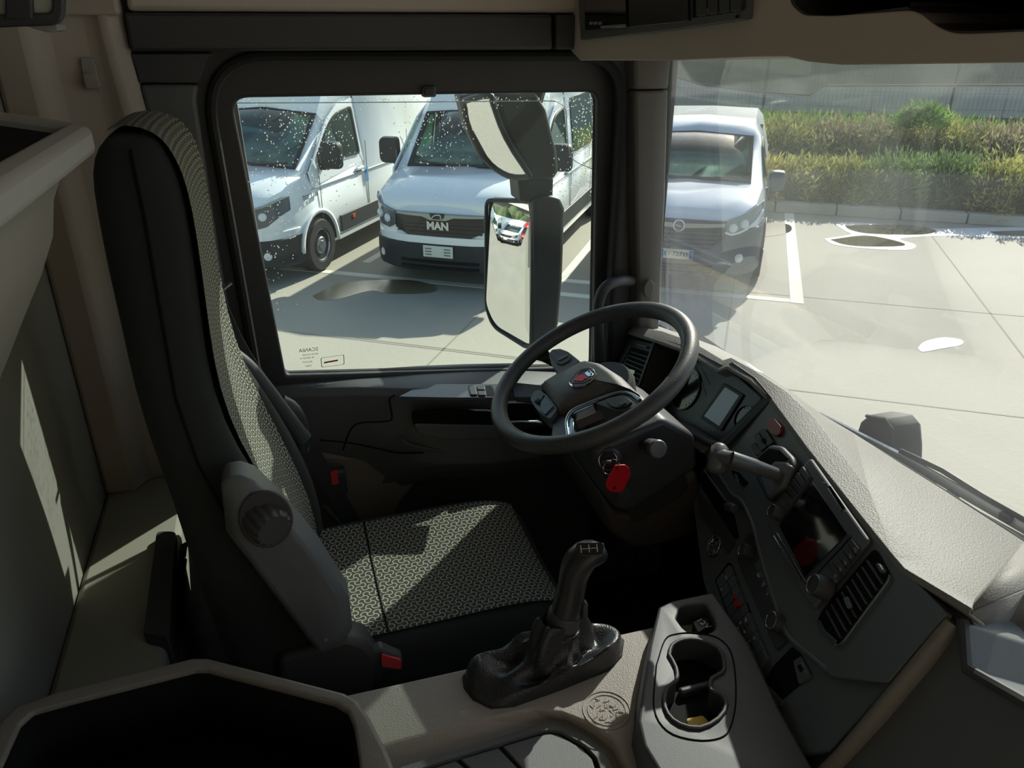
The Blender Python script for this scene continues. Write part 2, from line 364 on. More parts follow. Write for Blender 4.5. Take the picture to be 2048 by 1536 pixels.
# ---- shrubs: thousands of real narrow leaves round a rounded body
def leafmat(name, rgb, tl=.35):
    m = bpy.data.materials.new(name); m.use_nodes = True; nt = m.node_tree; b = nt.nodes['Principled BSDF']; out = nt.nodes['Material Output']
    oi = nt.nodes.new('ShaderNodeTexCoord'); nz = nt.nodes.new('ShaderNodeTexNoise'); nz.inputs['Scale'].default_value = 2.3; nz.inputs['Detail'].default_value = 5
    cr = nt.nodes.new('ShaderNodeValToRGB'); c = rgb
    cr.color_ramp.elements[0].position = .34; cr.color_ramp.elements[1].position = .66
    cr.color_ramp.elements[0].color = s2l(tuple(x * .72 for x in c)); cr.color_ramp.elements[1].color = s2l((min(255, c[0] * 1.1), min(255, c[1] * 1.07), c[2] * .95))
    nt.links.new(oi.outputs['Object'], nz.inputs[0]); nt.links.new(nz.outputs[0], cr.inputs[0]); nt.links.new(cr.outputs[0], b.inputs['Base Color'])
    b.inputs['Roughness'].default_value = .6; b.inputs['Specular IOR Level'].default_value = .25
    t = nt.nodes.new('ShaderNodeBsdfTranslucent'); nt.links.new(cr.outputs[0], t.inputs[0]); mx = nt.nodes.new('ShaderNodeMixShader'); mx.inputs[0].default_value = tl
    nt.links.new(b.outputs[0], mx.inputs[1]); nt.links.new(t.outputs[0], mx.inputs[2]); nt.links.new(mx.outputs[0], out.inputs[0]); return m
lf_olive = leafmat('leaf_olive', (172, 174, 116)); lf_dry = leafmat('leaf_greybrown', (166, 160, 136)); lf_green = leafmat('leaf_green', (128, 168, 84)); lf_yel = leafmat('leaf_yellow', (204, 196, 118)); lf_deep = leafmat('leaf_deep', (120, 146, 98))
def shrub(name, blobs, label, leaf=(.13, .016), cat='hedge', up=.5, core=True):
    vs = []; fs = []; mi = []; mats = []; bd = MB(); o0 = None
    for ka, kb_, kz, rad, n, mat in blobs:
        if mat not in mats: mats.append(mat)
        m_ = mats.index(mat); rg = random.Random(int(ka * 100) + int(kb_ * 1000)); c = kq + L_ * ka + B_ * kb_ + V((0, 0, kz)); o0 = o0 or c.copy()
        f1, f2 = rg.uniform(0, 6), rg.uniform(0, 6)
        for i in range(n):
            th = rg.uniform(0, 2 * math.pi); ph = math.asin(rg.uniform(-.25, 1)); k = rg.uniform(.66, 1.08) * (1 + .16 * math.sin(5 * th + 3 * ph + f1) + .1 * math.sin(11 * th + f2))
            d = V((math.cos(th) * math.cos(ph), math.sin(th) * math.cos(ph), math.sin(ph)))
            p = c + L_ * (d.x * rad[0] * k) + B_ * (d.y * rad[1] * k) + V((0, 0, d.z * rad[2] * k))
            t = (L_ * d.x + B_ * d.y + V((0, 0, d.z + up)) + V((rg.gauss(0, .5), rg.gauss(0, .5), rg.gauss(0, .35)))).normalized()
            s = t.cross(V((rg.gauss(0, 1), rg.gauss(0, 1), rg.gauss(0, 1)))).normalized() * (leaf[1] * rg.uniform(.7, 1.3)); l = t * (leaf[0] * rg.uniform(.5, 1.4))
            b = len(vs); vs += [p - s * .4, p + l * .5 - s, p + l, p + l * .5 + s]; fs.append((b, b + 1, b + 2, b + 3)); mi.append(m_)
        bd.ball(c, (rad[0] * .78, rad[1] * .78, rad[2] * .78), 14, 9, (L_, B_, V((0, 0, 1))))
    me = bpy.data.meshes.new(name); me.from_pydata([v - o0 for v in vs], [], fs)
    for mt in mats: me.materials.append(mt)
    me.polygons.foreach_set('material_index', mi)
    o = bpy.data.objects.new(name, me); COL.objects.link(o); o.location = o0 + V((0, 0, ZC)); ORI[o.name] = o.location.copy()
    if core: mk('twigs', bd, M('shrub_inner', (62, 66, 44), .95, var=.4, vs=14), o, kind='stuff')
    tag(o, label, cat, kind='stuff'); return o
rg = random.Random(5)
front = [(-8.2 + .82 * k, .85 + rg.uniform(-.08, .12), .25, (.78, .62 + rg.uniform(0, .1), .46 + rg.uniform(0, .12) + (.08 if k > 9 else 0)), 4300, (lf_deep, lf_olive, lf_yel, lf_olive, lf_yel, lf_olive, lf_yel, lf_yel, lf_olive, lf_olive, lf_deep, lf_deep, lf_olive, lf_deep)[k]) for k in range(14)]
shrub('kerb_hedge', front, 'front row of feathery olive and yellow-green hedge shrubs along the kerb')
back = [(-9 + .95 * k, 3.0 + rg.uniform(-.3, .4), .45, (.95, .95, .56 + rg.uniform(0, .14)), 4300, (lf_olive, lf_olive, lf_dry, lf_olive, lf_yel, lf_olive)[k % 6]) for k in range(6)]
back += [(-3.6, 2.2, .35, (.8, .6, .36), 2500, lf_dry), (-2.9, 2.6, .4, (.8, .7, .4), 2500, lf_dry)]
shrub('back_hedge', back, 'taller olive hedge mass in the back row, left of the gap')
clip = [(-1.9 + 1.0 * k, 3.6 + .15 * (k % 2), .5, (.95, .9, .62), 4300, lf_dry if k % 3 else lf_olive) for k in range(6)]
shrub('clipped_hedge', clip, 'clipped grey-brown hedge block in the back row at the right edge')
for a, b, z, r, lb in ((-6.2, 1.9, .55, (.35, .2, .3), 'bright green weed clump between the two hedge rows near the small van'), (-2.9, 1.75, .5, (.28, .2, .34), 'bright green weed clump between the hedge rows in mid view'), (.6, 3.4, 1.2, (.4, .3, .3), 'bright green weed clump on top of the clipped hedge block')):
    shrub('weed_clump', [(a, b, z, r, 900, lf_green)], lb, (.15, .02), 'weed', core=False)
gr = shrub('grass_verge', [(-4.0, 7.0, .5, (9.5, 1.5, .26), 14000, lf_green)], 'green rough grass strip below the concrete wall', (.3, .016), 'grass', up=1.5)
# ---- boundary wall of cast panels with a wire fence in front
m_wall = M('wall_concrete', (200, 194, 186), .9, var=.12, vs=1.2)
bw = thing('boundary_wall', kq + B_ * 11.5, kind='structure')
for k in range(-9, 5):
    p = kq + L_ * (k * 3.4 + .6) + B_ * 11.5
    mk('panel', MB().prism([p, p + L_ * 3.4, p + L_ * 3.4 + B_ * .2, p + B_ * .2], (0, 0, 2.75)), m_wall, bw, bevel=.025, seg=1)
p = kq + L_ * -12.4 + B_ * 11.2
gt = MB()
gt.prism([p, p + L_ * 3.9, p + L_ * 3.9 + B_ * .14, p + B_ * .14], (0, 0, 2.9))
gate = mk('metal_gate', gt, M('dark_gate', (40, 46, 48), .6, var=.3, vs=2), label='dark metal gate panel set before the concrete wall behind the small van', cat='gate', bevel=.02)
for k in range(6):
    pp = p + L_ * (.3 + .65 * k) - B_ * .03
    mk('slat', MB().prism([pp, pp + L_ * .06, pp + L_ * .06 + B_ * .04, pp + B_ * .04], (0, 0, 2.8)), M('gate_rib', (28, 32, 34), .6), gate)
fn = thing('wire_fence', kq + B_ * 10.2, 'thin grey wire fence standing before the concrete wall', 'fence')
wires = MB(); posts = []
for k in range(-60, 130):
    p = kq + L_ * (k * .11 - 4) + B_ * 10.2 + V((0, 0, .85)); wires.box(p + V((0, 0, .8)), (.006, .006, 1.6))
for h in (.9, 1.3, 1.7, 2.1, 2.45): wires.box(kq + L_ * 0 + B_ * 10.2 + V((0, 0, h)), (22, .008, .008), L_, B_)
wm = mk('wires', wires, M('fence_wire', (120, 124, 122), .5), fn); wm['kind'] = 'stuff'
for k in (-3, -1, 1, 3):
    p = kq + L_ * (k * 2.4) + B_ * 10.2 + V((0, 0, .8)); mk('post', MB().box(p + V((0, 0, .85)), (.05, .05, 1.75)), M('fence_post', (84, 88, 86), .5), fn)

# ================================================================ VANS
m_paint = M('white_paint', (240, 243, 244), .22, coat=.6, spec=.5)
m_paint2 = M('silver_white_paint', (232, 238, 246), .25, coat=.6)
m_redp = M('red_paint', (200, 22, 20), .25, coat=.6)
m_bump = M('bumper_plastic', (38, 40, 43), .6)
m_slate = M('slate_bumper', (74, 82, 94), .5)
m_tyre = M('tyre_rubber', (30, 30, 31), .8)
m_rim = M('steel_rim', (168, 172, 176), .35, metal=.8)
m_hole = M('rim_hole', (15, 15, 16), .8)
m_vglass = glass_mat('van_glass', (196, 222, 214), haze=.06, hazecol=(140, 160, 170), fres=.6)
m_lamp = M('headlamp_lens', (222, 226, 226), .08, coat=.6)
m_lampd = M('headlamp_dark', (84, 92, 98), .15, coat=.5)
m_seal = M('black_trim', (20, 21, 23), .4)
m_inner = M('van_inner', (44, 50, 54), .9)
m_amber = M('amber_lens', (214, 92, 40), .3)
m_blue = M('plate_blue', (30, 92, 180), .5)
m_plate = M('plate_white', (214, 214, 204), .5)
m_lt = M('letter_metal', (205, 208, 206), .3, metal=.7)
def half(st): return [(-y, z) for y, z in st[::-1][1:]]
def van(name, C, st, lab, P, group=None):
    """st: stations (x, [six half-section points sill..roof]); built facing local -X, vehicle right = +Y"""
    root = thing(name, (C.x, C.y, GZ), lab, 'van', group, rz=math.radians(90) - AZ)
    def part(nm, mb, mat, par=None, **k): return mk(nm, mb, mat, par or root, cab=False, **k)
    rings = []
    for x, pts in st: rings.append([V((x, y, z)) for y, z in pts] + [V((x, -y, z)) for y, z in pts[::-1][1:]])
    b = MB(); skip = set(P['skip'])
    wa = P['wheels']
    b.loft(rings, closed=False, caps=False, skip=skip)
    b.poly(rings[0][::-1]); b.poly(rings[-1])
    body = part('body', b, P['paint'], smooth=28, solid=.02, fix=True); body.modifiers['solid'].offset = -1
    kl = P['screen'][1]; lr = [[V((min(p.x, 2.58) if i else p.x + .06, p.y * .965, p.z - .03)) for p in rings[k]] for i, k in enumerate(range(kl, len(rings))) if rings[k][0].x < 2.7 or k == len(rings) - 1]
    part('cab_lining', MB().loft([[q for q in r[3:8]] for r in lr], closed=False, caps=False), m_inner, smooth=60)
    def S(k, j, side=1):       # ring point, side +1 vehicle right, -1 left
        q = rings[k][j if side > 0 else 10 - j]; return q.copy()
    def pane(nm, loop, mat, off, th=.012, r=.05, par=None):
        loop = [V(q) for q in loop]; n = (loop[1] - loop[0]).cross(loop[-1] - loop[0]).normalized()
        c = sum(loop, V()) / len(loop)
        if n.dot(c - V((c.x + 1.2, 0, .9))) < 0: n = -n
        lp = [q + n * off for q in rnd(loop, r, 3)]
        return part(nm, MB().prism(lp, n * th), mat, par)
    def inset(a, bq, cq, d, k): 
        m = (a + bq + cq + d) / 4; return [q + (m - q).normalized() * k for q in (a, bq, cq, d)]
    # windscreen: seal frame with the pane as its child
    kc, kt = P['screen']
    A, Bq, Cq, D = S(kc, 4), S(kc, 4, -1), S(kt, 4, -1), S(kt, 4)
    mid0, mid1 = S(kc, 5), S(kt, 5)
    fr_o = [A, mid0, Bq, Cq, mid1, D]; cen = sum(fr_o, V()) / 6
    fr_i = [q + (cen - q) * .07 for q in fr_o]
    n = (Bq - A).cross(D - A).normalized(); n = n if n.x < 0 else -n
    sf = part('windscreen_seal', MB().ring([q + n * .012 for q in fr_o], [q + n * .012 for q in fr_i], n * -.03), m_seal)
    i0 = [q + n * .004 for q in fr_i]; cv = n * .03
    rows = [[i0[0].lerp(i0[5], t) + cv * 0, i0[0].lerp(i0[5], t).lerp(i0[1].lerp(i0[4], t), .5) + cv * .35, i0[1].lerp(i0[4], t) + cv * .2, i0[2].lerp(i0[3], t).lerp(i0[1].lerp(i0[4], t), .5) + cv * .35, i0[2].lerp(i0[3], t)] for t in (0, .5, 1)]
    part('windscreen', MB().grid(rows), m_vglass, sf, smooth=80, solid=.006)
    for s_ in (-1, 1):
        p0 = A.lerp(Bq, .5 + .1 * s_) + n * .03 + V((0, 0, .02)); p1 = A.lerp(Bq, .5 + .42 * s_) + n * .03 + (D - A) * .08
        part('wiper', MB().tube([p0, p1], .012, 6), m_seal)
    # side glass
    for side in (1, -1):
        for loop in P['sidewin']:
            lp = [S(k, j, side).lerp(S(k2, j2, side), t) for k, j, k2, j2, t in loop]
            sl_ = pane('side_window_seal', lp, m_seal, .008, .01, .06)
            me_ = sum(lp, V()) / len(lp)
            # open glass: the seal is a ring
        for loop in P.get('panelwin', []):
            lp = [V((x, y * side, z)) for x, y, z in loop]; pane('side_window', lp, m_gloss, .006, .012, .08)
    # wheels and arches
    tr, tw = P['tyre']
    for x in wa:
        for side in (1, -1):
            y = side * (P['w'] + .03)
            wh = part('wheel', MB().lathe([(tr * .62, -tw), (tr * .9, -tw), (tr, -tw * .85), (tr, -tw * .18), (tr * .93, 0), (tr * .64, .0), (tr * .60, -.03)], (x, y, tr), (0, side, 0), 28), m_tyre)
            rm = MB(); rm.lathe([(tr * .62, -.05), (tr * .62, -.012), (tr * .58, -.008), (tr * .54, -.05), (tr * .34, -.03), (tr * .28, -.012), (tr * .17, -.012), (tr * .16, .01), (.005, .012)], (x, y, tr), (0, side, 0), 24)
            part('rim', rm, P['rim'], wh)
            hl = MB()
            for k in range(14):
                a = 2 * math.pi * k / 14; hl.ball((x + tr * .445 * math.cos(a), y - side * .036, tr + tr * .445 * math.sin(a)), (tr * .05, .01, tr * .05), 8, 5)
            part('rim_holes', hl, m_hole, wh, kind='stuff')
            k0, k1 = tr * 1.22, tr * 1.36; zc = tr
            yo = side * (P['w'] + .022)
            arch = [V((x + k1 * math.cos(t), yo, zc + k1 * math.sin(t))) for t in [math.pi * i / 16 for i in range(17)]]
            archi = [V((x + k0 * math.cos(t), yo, zc + k0 * math.sin(t))) for t in [math.pi * i / 16 for i in range(17)]]
            am = MB(); am.grid([arch, archi]); am.grid([archi, [q - V((0, side * .08, 0)) for q in archi]]); part('wheel_arch', am, P['arch'], solid=.012)
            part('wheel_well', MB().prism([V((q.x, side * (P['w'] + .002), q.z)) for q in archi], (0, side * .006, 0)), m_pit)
    # mirrors
    mx_, mz = P['mirror']
    for side in (1, -1):
        y = side * (P['w'] + P.get('mo', .0))
        mm = MB(); cx = V((mx_, y + side * .17 * P.get('ms', 1), mz))
        mm.loft([[cx + V((-.06 + .12 * f, side * .13 * P.get('ms', 1) * sx_, .16 * P.get('ms', 1) * sz)) * (1 if f == 0 else 1.12) for sx_, sz in ((-.8, -1), (.7, -1), (1, -.7), (1, .7), (.7, 1), (-.8, 1), (-1, .7), (-1, -.7))] for f in (0, 1)])
        mo = part('mirror', mm, P['mir'], bevel=.03, sub=1)
        part('mirror_arm', MB().box(V((mx_ + .02, y + side * .02, mz - .14)), (.09, .2, .09)), m_bump, mo, bevel=.02)
    return root, part, S, rings
TG = [(.02, [(.50, .42), (.56, .62), (.56, .88), (.53, .96), (.40, 1.01), (0, 1.03)]),
      (.11, [(.72, .36), (.77, .62), (.77, .93), (.73, 1.03), (.56, 1.09), (0, 1.11)]),
      (.30, [(.88, .32), (.92, .62), (.92, 1.0), (.88, 1.11), (.70, 1.17), (0, 1.20)]),
      (.60, [(.97, .30), (.985, .62), (.98, 1.05), (.93, 1.17), (.76, 1.23), (0, 1.26)]),
      (.95, [(1.01, .30), (1.02, .62), (1.01, 1.10), (.95, 1.26), (.80, 1.30), (0, 1.34)]),
      (1.62, [(1.01, .30), (1.02, .62), (1.01, 1.18), (.89, 1.80), (.78, 1.90), (0, 1.96)]),
      (1.95, [(1.01, .30), (1.02, .62), (1.01, 1.20), (.90, 1.98), (.76, 2.30), (0, 2.38)]),
      (2.40, [(1.01, .30), (1.02, .62), (1.01, 1.22), (.91, 2.08), (.77, 2.52), (0, 2.60)]),
      (5.90, [(1.01, .30), (1.02, .62), (1.01, 1.22), (.91, 2.08), (.77, 2.52), (0, 2.60)])]
def interp(x, xs, ys):
    x = abs(x)
    for i in range(len(xs) - 1):
        if x <= xs[i + 1]: return ys[i] + (ys[i + 1] - ys[i]) * (x - xs[i]) / (xs[i + 1] - xs[i])
    return ys[-1]
def nose(y): return interp(y, (0, .40, .56, .70, .84, .94, 1.0, 1.03), (-.02, -.005, .03, .085, .19, .36, .60, .70))
def band(mb, ys, zlo, zhi, off, th, ns=nose):       # a strip that follows the rounded nose in plan
    fl = zlo if callable(zlo) else (lambda y: zlo); fh = zhi if callable(zhi) else (lambda y: zhi)
    return mb.loft([[V((ns(y) - off, y, fl(y))), V((ns(y) - off, y, fh(y))), V((ns(y) + th, y, fh(y))), V((ns(y) + th, y, fl(y)))] for y in ys])
def sym(*ys): return [-y for y in ys[::-1] if y] + list(ys)
def big_van(C, lab, extra, paint=m_paint, group=None, windows=False):
    sk_ = [(4, 4), (4, 5), (4, 2), (5, 2), (6, 2), (4, 7), (5, 7), (6, 7)]
    sw = [[(3, 3, 3, 2, .25), (3, 3, 4, 3, .55), (4, 3, 4, 2, .06), (6, 3, 6, 2, .06), (6, 2, 6, 3, .14), (3, 2, 3, 3, .55)]]
    P = dict(paint=paint, w=1.02, skip=sk_, wheels=(1.0, 4.64), tyre=(.345, .23), rim=m_rim, arch=paint, screen=(4, 5), mirror=(1.22, 1.45), mir=m_bump, mo=-.02,
             sidewin=[], panelwin=[])
    root, part, S, rings = van('cargo_van', C, TG, lab, P, group)
    # door glass on both sides: opening follows the rising sill and the raked pillar
    for side in (1, -1):
        def q(x, z): 
            t = (z - 1.20) / (2.08 - 1.20); return V((x, side * (1.012 - .115 * t), z))
        lp = rnd([q(1.20, 1.34), q(1.18, 1.44), q(1.60, 1.78), q(1.85, 1.90), q(2.30, 1.95), q(2.30, 1.32)], [.05, .1, .12, .12, .06, .06], 3)
        cen = sum(lp, V()) / len(lp); o_ = [p + V((0, side * .006, 0)) for p in lp]; i_ = [p.lerp(cen, .07) + V((0, side * .006, 0)) for p in lp]
        sf = part('door_window_seal', MB().ring(o_, i_, (0, side * .012, 0)), m_seal)
        part('door_window', MB().prism(i_, (0, side * .006, 0)), m_vglass, sf)
        ou = rnd([q(.95, 1.10), q(.93, 1.27), q(1.60, 1.84), q(1.95, 2.00), q(2.41, 2.10), q(2.41, 1.20)], .001, 3); iu = [p - V((0, side * .006, 0)) for p in o_]
        part('door_shell', MB().ring([p + V((0, -side * .002, 0)) for p in ou], [p - V((0, side * .002, 0)) for p in iu], (0, -side * .02, 0)), paint)
        if windows:
            for x0, x1 in ((2.62, 3.95), (4.1, 5.6)):
                part('side_window', MB().prism(rnd([V((x0, side * 1.015, 1.32)), V((x1, side * 1.015, 1.32)), V((x1, side * .92, 2.04)), V((x0, side * .92, 2.04))], .1, 3), (0, side * .012, 0)), M('van_side_glass', (50, 66, 68), .06, coat=.5))
        ys = side * 1.026
        for x in (1.12, 2.44, 3.85): part('door_gap', MB().box((x, ys, .98), (.012, .006, 1.0)), M('panel_gap', (120, 126, 128), .5))
        part('side_trim', MB().box((2.85, side * 1.03, .50), (2.6, .03, .22)), m_bump, bevel=.012)
        part('swage_line', MB().box((3.2, side * 1.022, 1.08), (4.6, .016, .02)), M('swage', (188, 194, 198), .3), bevel=.006)
        part('sill', MB().box((2.85, side * 1.0, .34), (2.7, .05, .1)), paint, bevel=.01)
        hd = MB(); hd.box((2.22, side * 1.03, 1.13), (.22, .04, .045)); dh = part('door_handle', hd, paint, bevel=.015)
        part('handle_recess', MB().ball((2.22, side * 1.012, 1.12), (.1, .012, .05), 12, 6), M('handle_pit', (90, 96, 98), .5), dh)
        part('side_marker', MB().box((1.9, side * 1.05, .54), (.07, .012, .05)), m_amber)
    # nose
    FY = (0, .2, .40, .56, .70, .84, .94, .995)
    for side in (1, -1):
        hy = [.56, .66, .74, .82, .90, .96]
        lm = MB(); band(lm, [y * side for y in hy], lambda y: interp(y, (.56, .68, .84, .96), (.78, .72, .76, .90)), lambda y: interp(y, (.56, .84, .96), (.935, 1.0, 1.07)), .042, .06)
        hp = part('headlamp', lm, m_lampd, bevel=.008)
        for y, z in ((.67, .845), (.80, .88)): part('lamp_lens', MB().lathe([(.052, 0), (.052, .02), (.04, .035), (.005, .042)], (nose(y) - .038, y * side, z), (-.8, side * .6, 0), 14), m_lamp, hp)
        part('lamp_strip', MB().tube([V((nose(y) - .046, y * side, interp(y, (.56, .84, .96), (.935, 1.0, 1.07)))) for y in hy], .012, 6), m_satin, hp)
        part('fog_lamp', MB().lathe([(.05, 0), (.05, .02), (.005, .03)], (nose(.8) - .03, .80 * side, .40), (-.8, side * .6, 0), 12), m_lamp)
    part('grille', band(MB(), sym(0, .2, .40, .50, .565), lambda y: interp(y, (0, .42, .565), (.675, .675, .75)), .905, .018, .04), m_gloss)
    for z in (.72, .765, .81): part('grille_bar', band(MB(), sym(0, .2, .40, .54), z - .006, z + .006, .026, .01), M('grille_bar', (44, 46, 48), .4))
    part('chrome_strip', band(MB(), sym(0, .10, .20, .40, .57), lambda y: interp(y, (0, .10, .2, .57), (.865, .865, .90, .91)), .945, .030, .03), m_satin, bevel=.005)
    fx = nose(0) - .03
    em = part('lion_badge', MB().prism(rnd([V((fx, .10, .955)), V((fx, -.10, .955)), V((fx, -.07, .885)), V((fx, .07, .885))], .02, 2), (-.012, 0, 0)), m_gloss)
    lio = MB(); lio.tube([V((fx - .014, y, z)) for y, z in ((.065, .895), (.045, .92), (.015, .935), (-.03, .938), (-.055, .925), (-.042, .91), (-.058, .892))], .008, 6); part('lion', lio, m_lt, em)
    if extra.get('letters'): text('lettering', 'MAN', V((nose(0) - .024, 0, .80)), (0, -1, 0), (0, 0, 1), .125, m_lt, root, .006, cab=False, bold=.006)
    bp_ = MB()
    bp_.loft([[V((nose(y * .97) - o, y, z)) for y in sym(*FY)] + [V((.66, k * .99, z)) for k in (1, -1)] for z, o in ((.22, -.06), (.26, .02), (.42, .04), (.585, .03))])
    part('bumper', bp_, m_bump, bevel=.012)
    part('bumper_band', band(MB(), sym(*FY), .575, .672, .022, .05), paint, bevel=.01)
    for z in (.30, .37): part('intake', band(MB(), sym(0, .2, .40, .5), z - .017, z + .017, .052, .0), m_pit)
    pl = part('number_plate', MB().box((nose(0) - .05, 0, .50), (.015, .38, .14)), m_plate, bevel=.006)
    for sy in (-1, 1):
        for k in range(3): part('plate_slot', MB().box((nose(0) - .06, .12 * sy, .465 + .035 * k), (.006, .08, .012)), M('slot_grey', (110, 112, 110), .6), pl)
    # cab inside
    ins = MB(); ins.box((1.55, 0, .8), (1.3, 1.8, .5)); part('dashboard', MB().box((1.22, 0, 1.22), (.45, 1.7, .28)), m_inner, bevel=.05)
    part('bulkhead', MB().box((2.38, 0, 1.5), (.03, 1.8, 1.6)), M('bulkhead_grey', (40, 46, 50), .8))
    for y in (.45, -.45, -.05): part('seat', MB().loft([[V((x + dx, y + .22 * sx * k, z)) for sx, dx in ((-1, -.05), (1, -.05), (1, .06), (-1, .06))] for x, z, k in ((2.02, 1.0, 1), (2.12, 1.5, 1), (2.16, 1.62, .6), (2.2, 1.82, .55))]), m_inner, bevel=.04, sub=1)
    return root, part
vanC = V((1.82, 8.90, GZ)); vanL = V((-.90, 9.94, GZ))
rM, pM = big_van(vanC, 'white minibus with a black grille lettered MAN, its nose facing the driver window', dict(letters=1), windows=True)
rL, pL = big_van(vanL, 'white panel van cropped by the left window pillar, a card on its dashboard', {})
pL('paper_card', MB().prism([V((1.12, -.15, 1.40)), V((1.12, -.52, 1.40)), V((1.32, -.56, 1.42)), V((1.32, -.2, 1.42))], (0, 0, .004)), M('card', (176, 222, 214), .6))
pL('blue_tape', MB().box((2.42, -1.035, 1.02), (.05, .006, .2)), M('tape_blue', (70, 150, 220), .6))
text('model_lettering', 'TGE 3.180', V((.86, -1.03, 1.0)), (1, 0, 0), (0, 0, 1), .085, M('letter_dark', (70, 74, 78), .4), rL, .002, cab=False)
OP = [(.03, [(.46, .40), (.52, .60), (.52, .84), (.49, .90), (.36, .945), (0, .96)]),
      (.13, [(.66, .36), (.71, .62), (.71, .88), (.67, .955), (.52, 1.0), (0, 1.02)]),
      (.34, [(.83, .32), (.87, .62), (.87, .96), (.83, 1.05), (.66, 1.09), (0, 1.11)]),
      (.86, [(.94, .30), (.955, .62), (.93, 1.06), (.88, 1.15), (.74, 1.19), (0, 1.22)]),
      (1.55, [(.94, .30), (.955, .62), (.93, 1.12), (.79, 1.58), (.70, 1.66), (0, 1.70)]),
      (1.90, [(.94, .30), (.955, .62), (.93, 1.12), (.79, 1.64), (.70, 1.76), (0, 1.80)]),
      (2.25, [(.94, .30), (.955, .62), (.93, 1.14), (.79, 1.66), (.70, 1.79), (0, 1.83)]),
      (4.75, [(.94, .30), (.955, .62), (.93, 1.14), (.79, 1.62), (.70, 1.72), (0, 1.74)])]
def onose(y): return interp(y, (0, .36, .52, .66, .80, .90, .955, 1.0), (-.02, -.005, .035, .095, .21, .40, .66, .8))
opC = V((4.50, 8.00, GZ))
P = dict(paint=m_paint2, w=.955, skip=[(3, 4), (3, 5)], wheels=(.95, 4.03), tyre=(.325, .21), rim=m_rim, arch=m_slate, screen=(3, 4), mirror=(1.22, 1.18), mir=m_slate, mo=-.03, ms=.72, sidewin=[])
rO, pO, SO, _r = van('small_van', opC, OP, 'silver-white small van with slate bumper and ringed badge, seen through the windscreen', P)
for side in (1, -1):
    def q(x, z): return V((x, side * (.942 - .15 * (z - 1.12) / .54), z))
    lp = rnd([q(1.05, 1.18), q(1.55, 1.54), q(2.2, 1.60), q(2.2, 1.16)], .06, 3)
    pO('door_window', MB().prism(lp, (0, side * .008, 0)), M('van_side_glass', (50, 66, 68), .06, coat=.5))
    ln = MB(); ln.box((1.15, side * .958, .85), (.01, .006, .7)); pO('door_gap', ln, M('panel_gap', (120, 126, 128), .5))
    pO('door_gap', MB().box((2.3, side * .958, .95), (.01, .006, 1.0)), M('panel_gap', (120, 126, 128), .5))
    hy = [.52, .60, .68, .76, .84, .89, .915]
    lm = MB(); band(lm, [y * side for y in hy], lambda y: interp(y, (.52, .62, .80, .915), (.78, .745, .83, .99)), lambda y: interp(y, (.52, .80, .915), (.90, 1.01, 1.09)), .02, .08, onose)
    hp = pO('headlamp', lm, M('van_lens', (120, 136, 144), .12, coat=.6), bevel=.01)
    for y, z in ((.60, .82), (.72, .86)): pO('lamp_lens', MB().lathe([(.055, 0), (.055, .02), (.045, .035), (.005, .045)], (onose(y) - .018, y * side, z), (-.8, side * .6, 0), 14), m_lamp, hp)
    pO('lamp_trim', MB().tube([V((onose(y) - .025, y * side, interp(y, (.52, .62, .80, .915), (.77, .735, .815, .965)))) for y in hy], .015, 6), m_paint2, hp)
    pO('fog_lamp', MB().lathe([(.05, 0), (.055, .02), (.045, .03), (.005, .04)], (onose(.7) - .03, .70 * side, .46), (-.85, side * .5, 0), 14), m_lamp)
FY = (0, .2, .36, .52, .66, .80, .90, .95)
bp_ = MB(); bp_.loft([[V((onose(y * .98) - o, y * k, z)) for y in sym(*FY)] + [V((.8, .95 * k_ * k, z)) for k_ in (1, -1)] for z, o, k in ((.20, -.08, .95), (.26, .02, 1.0), (.42, .045, 1.0), (.60, .03, 1.0), (.74, .02, 1.0), (.79, .0, 1.0))])
pO('bumper', bp_, m_slate, bevel=.015, smooth=60)
pO('grille', band(MB(), sym(0, .2, .36, .46, .53), lambda y: interp(y, (0, .36, .53), (.57, .57, .70)), .895, .034, .05, onose), M('van_grille', (40, 46, 54), .5))
for k, z in enumerate((.61, .66, .71, .76)): pO('grille_bar', band(MB(), sym(0, .2, .36, .40 + .025 * k), z - .009, z + .009, .048, .0, onose), m_slate)
pO('chrome_bar', band(MB(), sym(0, .1, .2, .36, .52), lambda y: interp(y, (0, .1, .52), (.80, .805, .835)), lambda y: interp(y, (0, .52), (.865, .88)), .05, .0, onose), m_satin, bevel=.005)
gx = onose(0) - .035
em = pO('ring_badge', MB().tube(circ((gx - .03, 0, .835), (0, 1, 0), (0, 0, 1), .062, 24), .011, 8, closed=True), m_chrome)
pO('badge_plate', MB().lathe([(.056, 0), (.056, .012)], (gx - .012, 0, .835), (-1, 0, 0), 20), M('badge_dark', (60, 64, 70), .3), em)
zz = MB(); zz.prism([V((gx - .034, y, z)) for y, z in ((.058, .843), (-.012, .843), (-.028, .826), (-.058, .826), (.012, .829), (.028, .849))], (.008, 0, 0)); pO('badge_bolt', zz, m_chrome, em)
for z in (.29, .33, .37): pO('lower_grille', band(MB(), sym(0, .2, .36, .42), z - .008, z + .008, .055, .0, onose), m_pit)
pl = pO('number_plate', MB().box((onose(0) - .055, 0, .50), (.02, .38, .115)), m_plate, bevel=.004)
for y in (.168, -.168): pO('plate_band', MB().box((onose(0) - .067, y, .50), (.004, .036, .10)), m_blue, pl)
text('plate_lettering', 'EY·727YF', V((onose(0) - .068, 0, .50)), (0, -1, 0), (0, 0, 1), .074, M('plate_black', (30, 30, 34), .6), rO, .001, cab=False)
pO('dashboard', MB().box((1.2, 0, 1.05), (.5, 1.5, .22)), m_inner, bevel=.05)
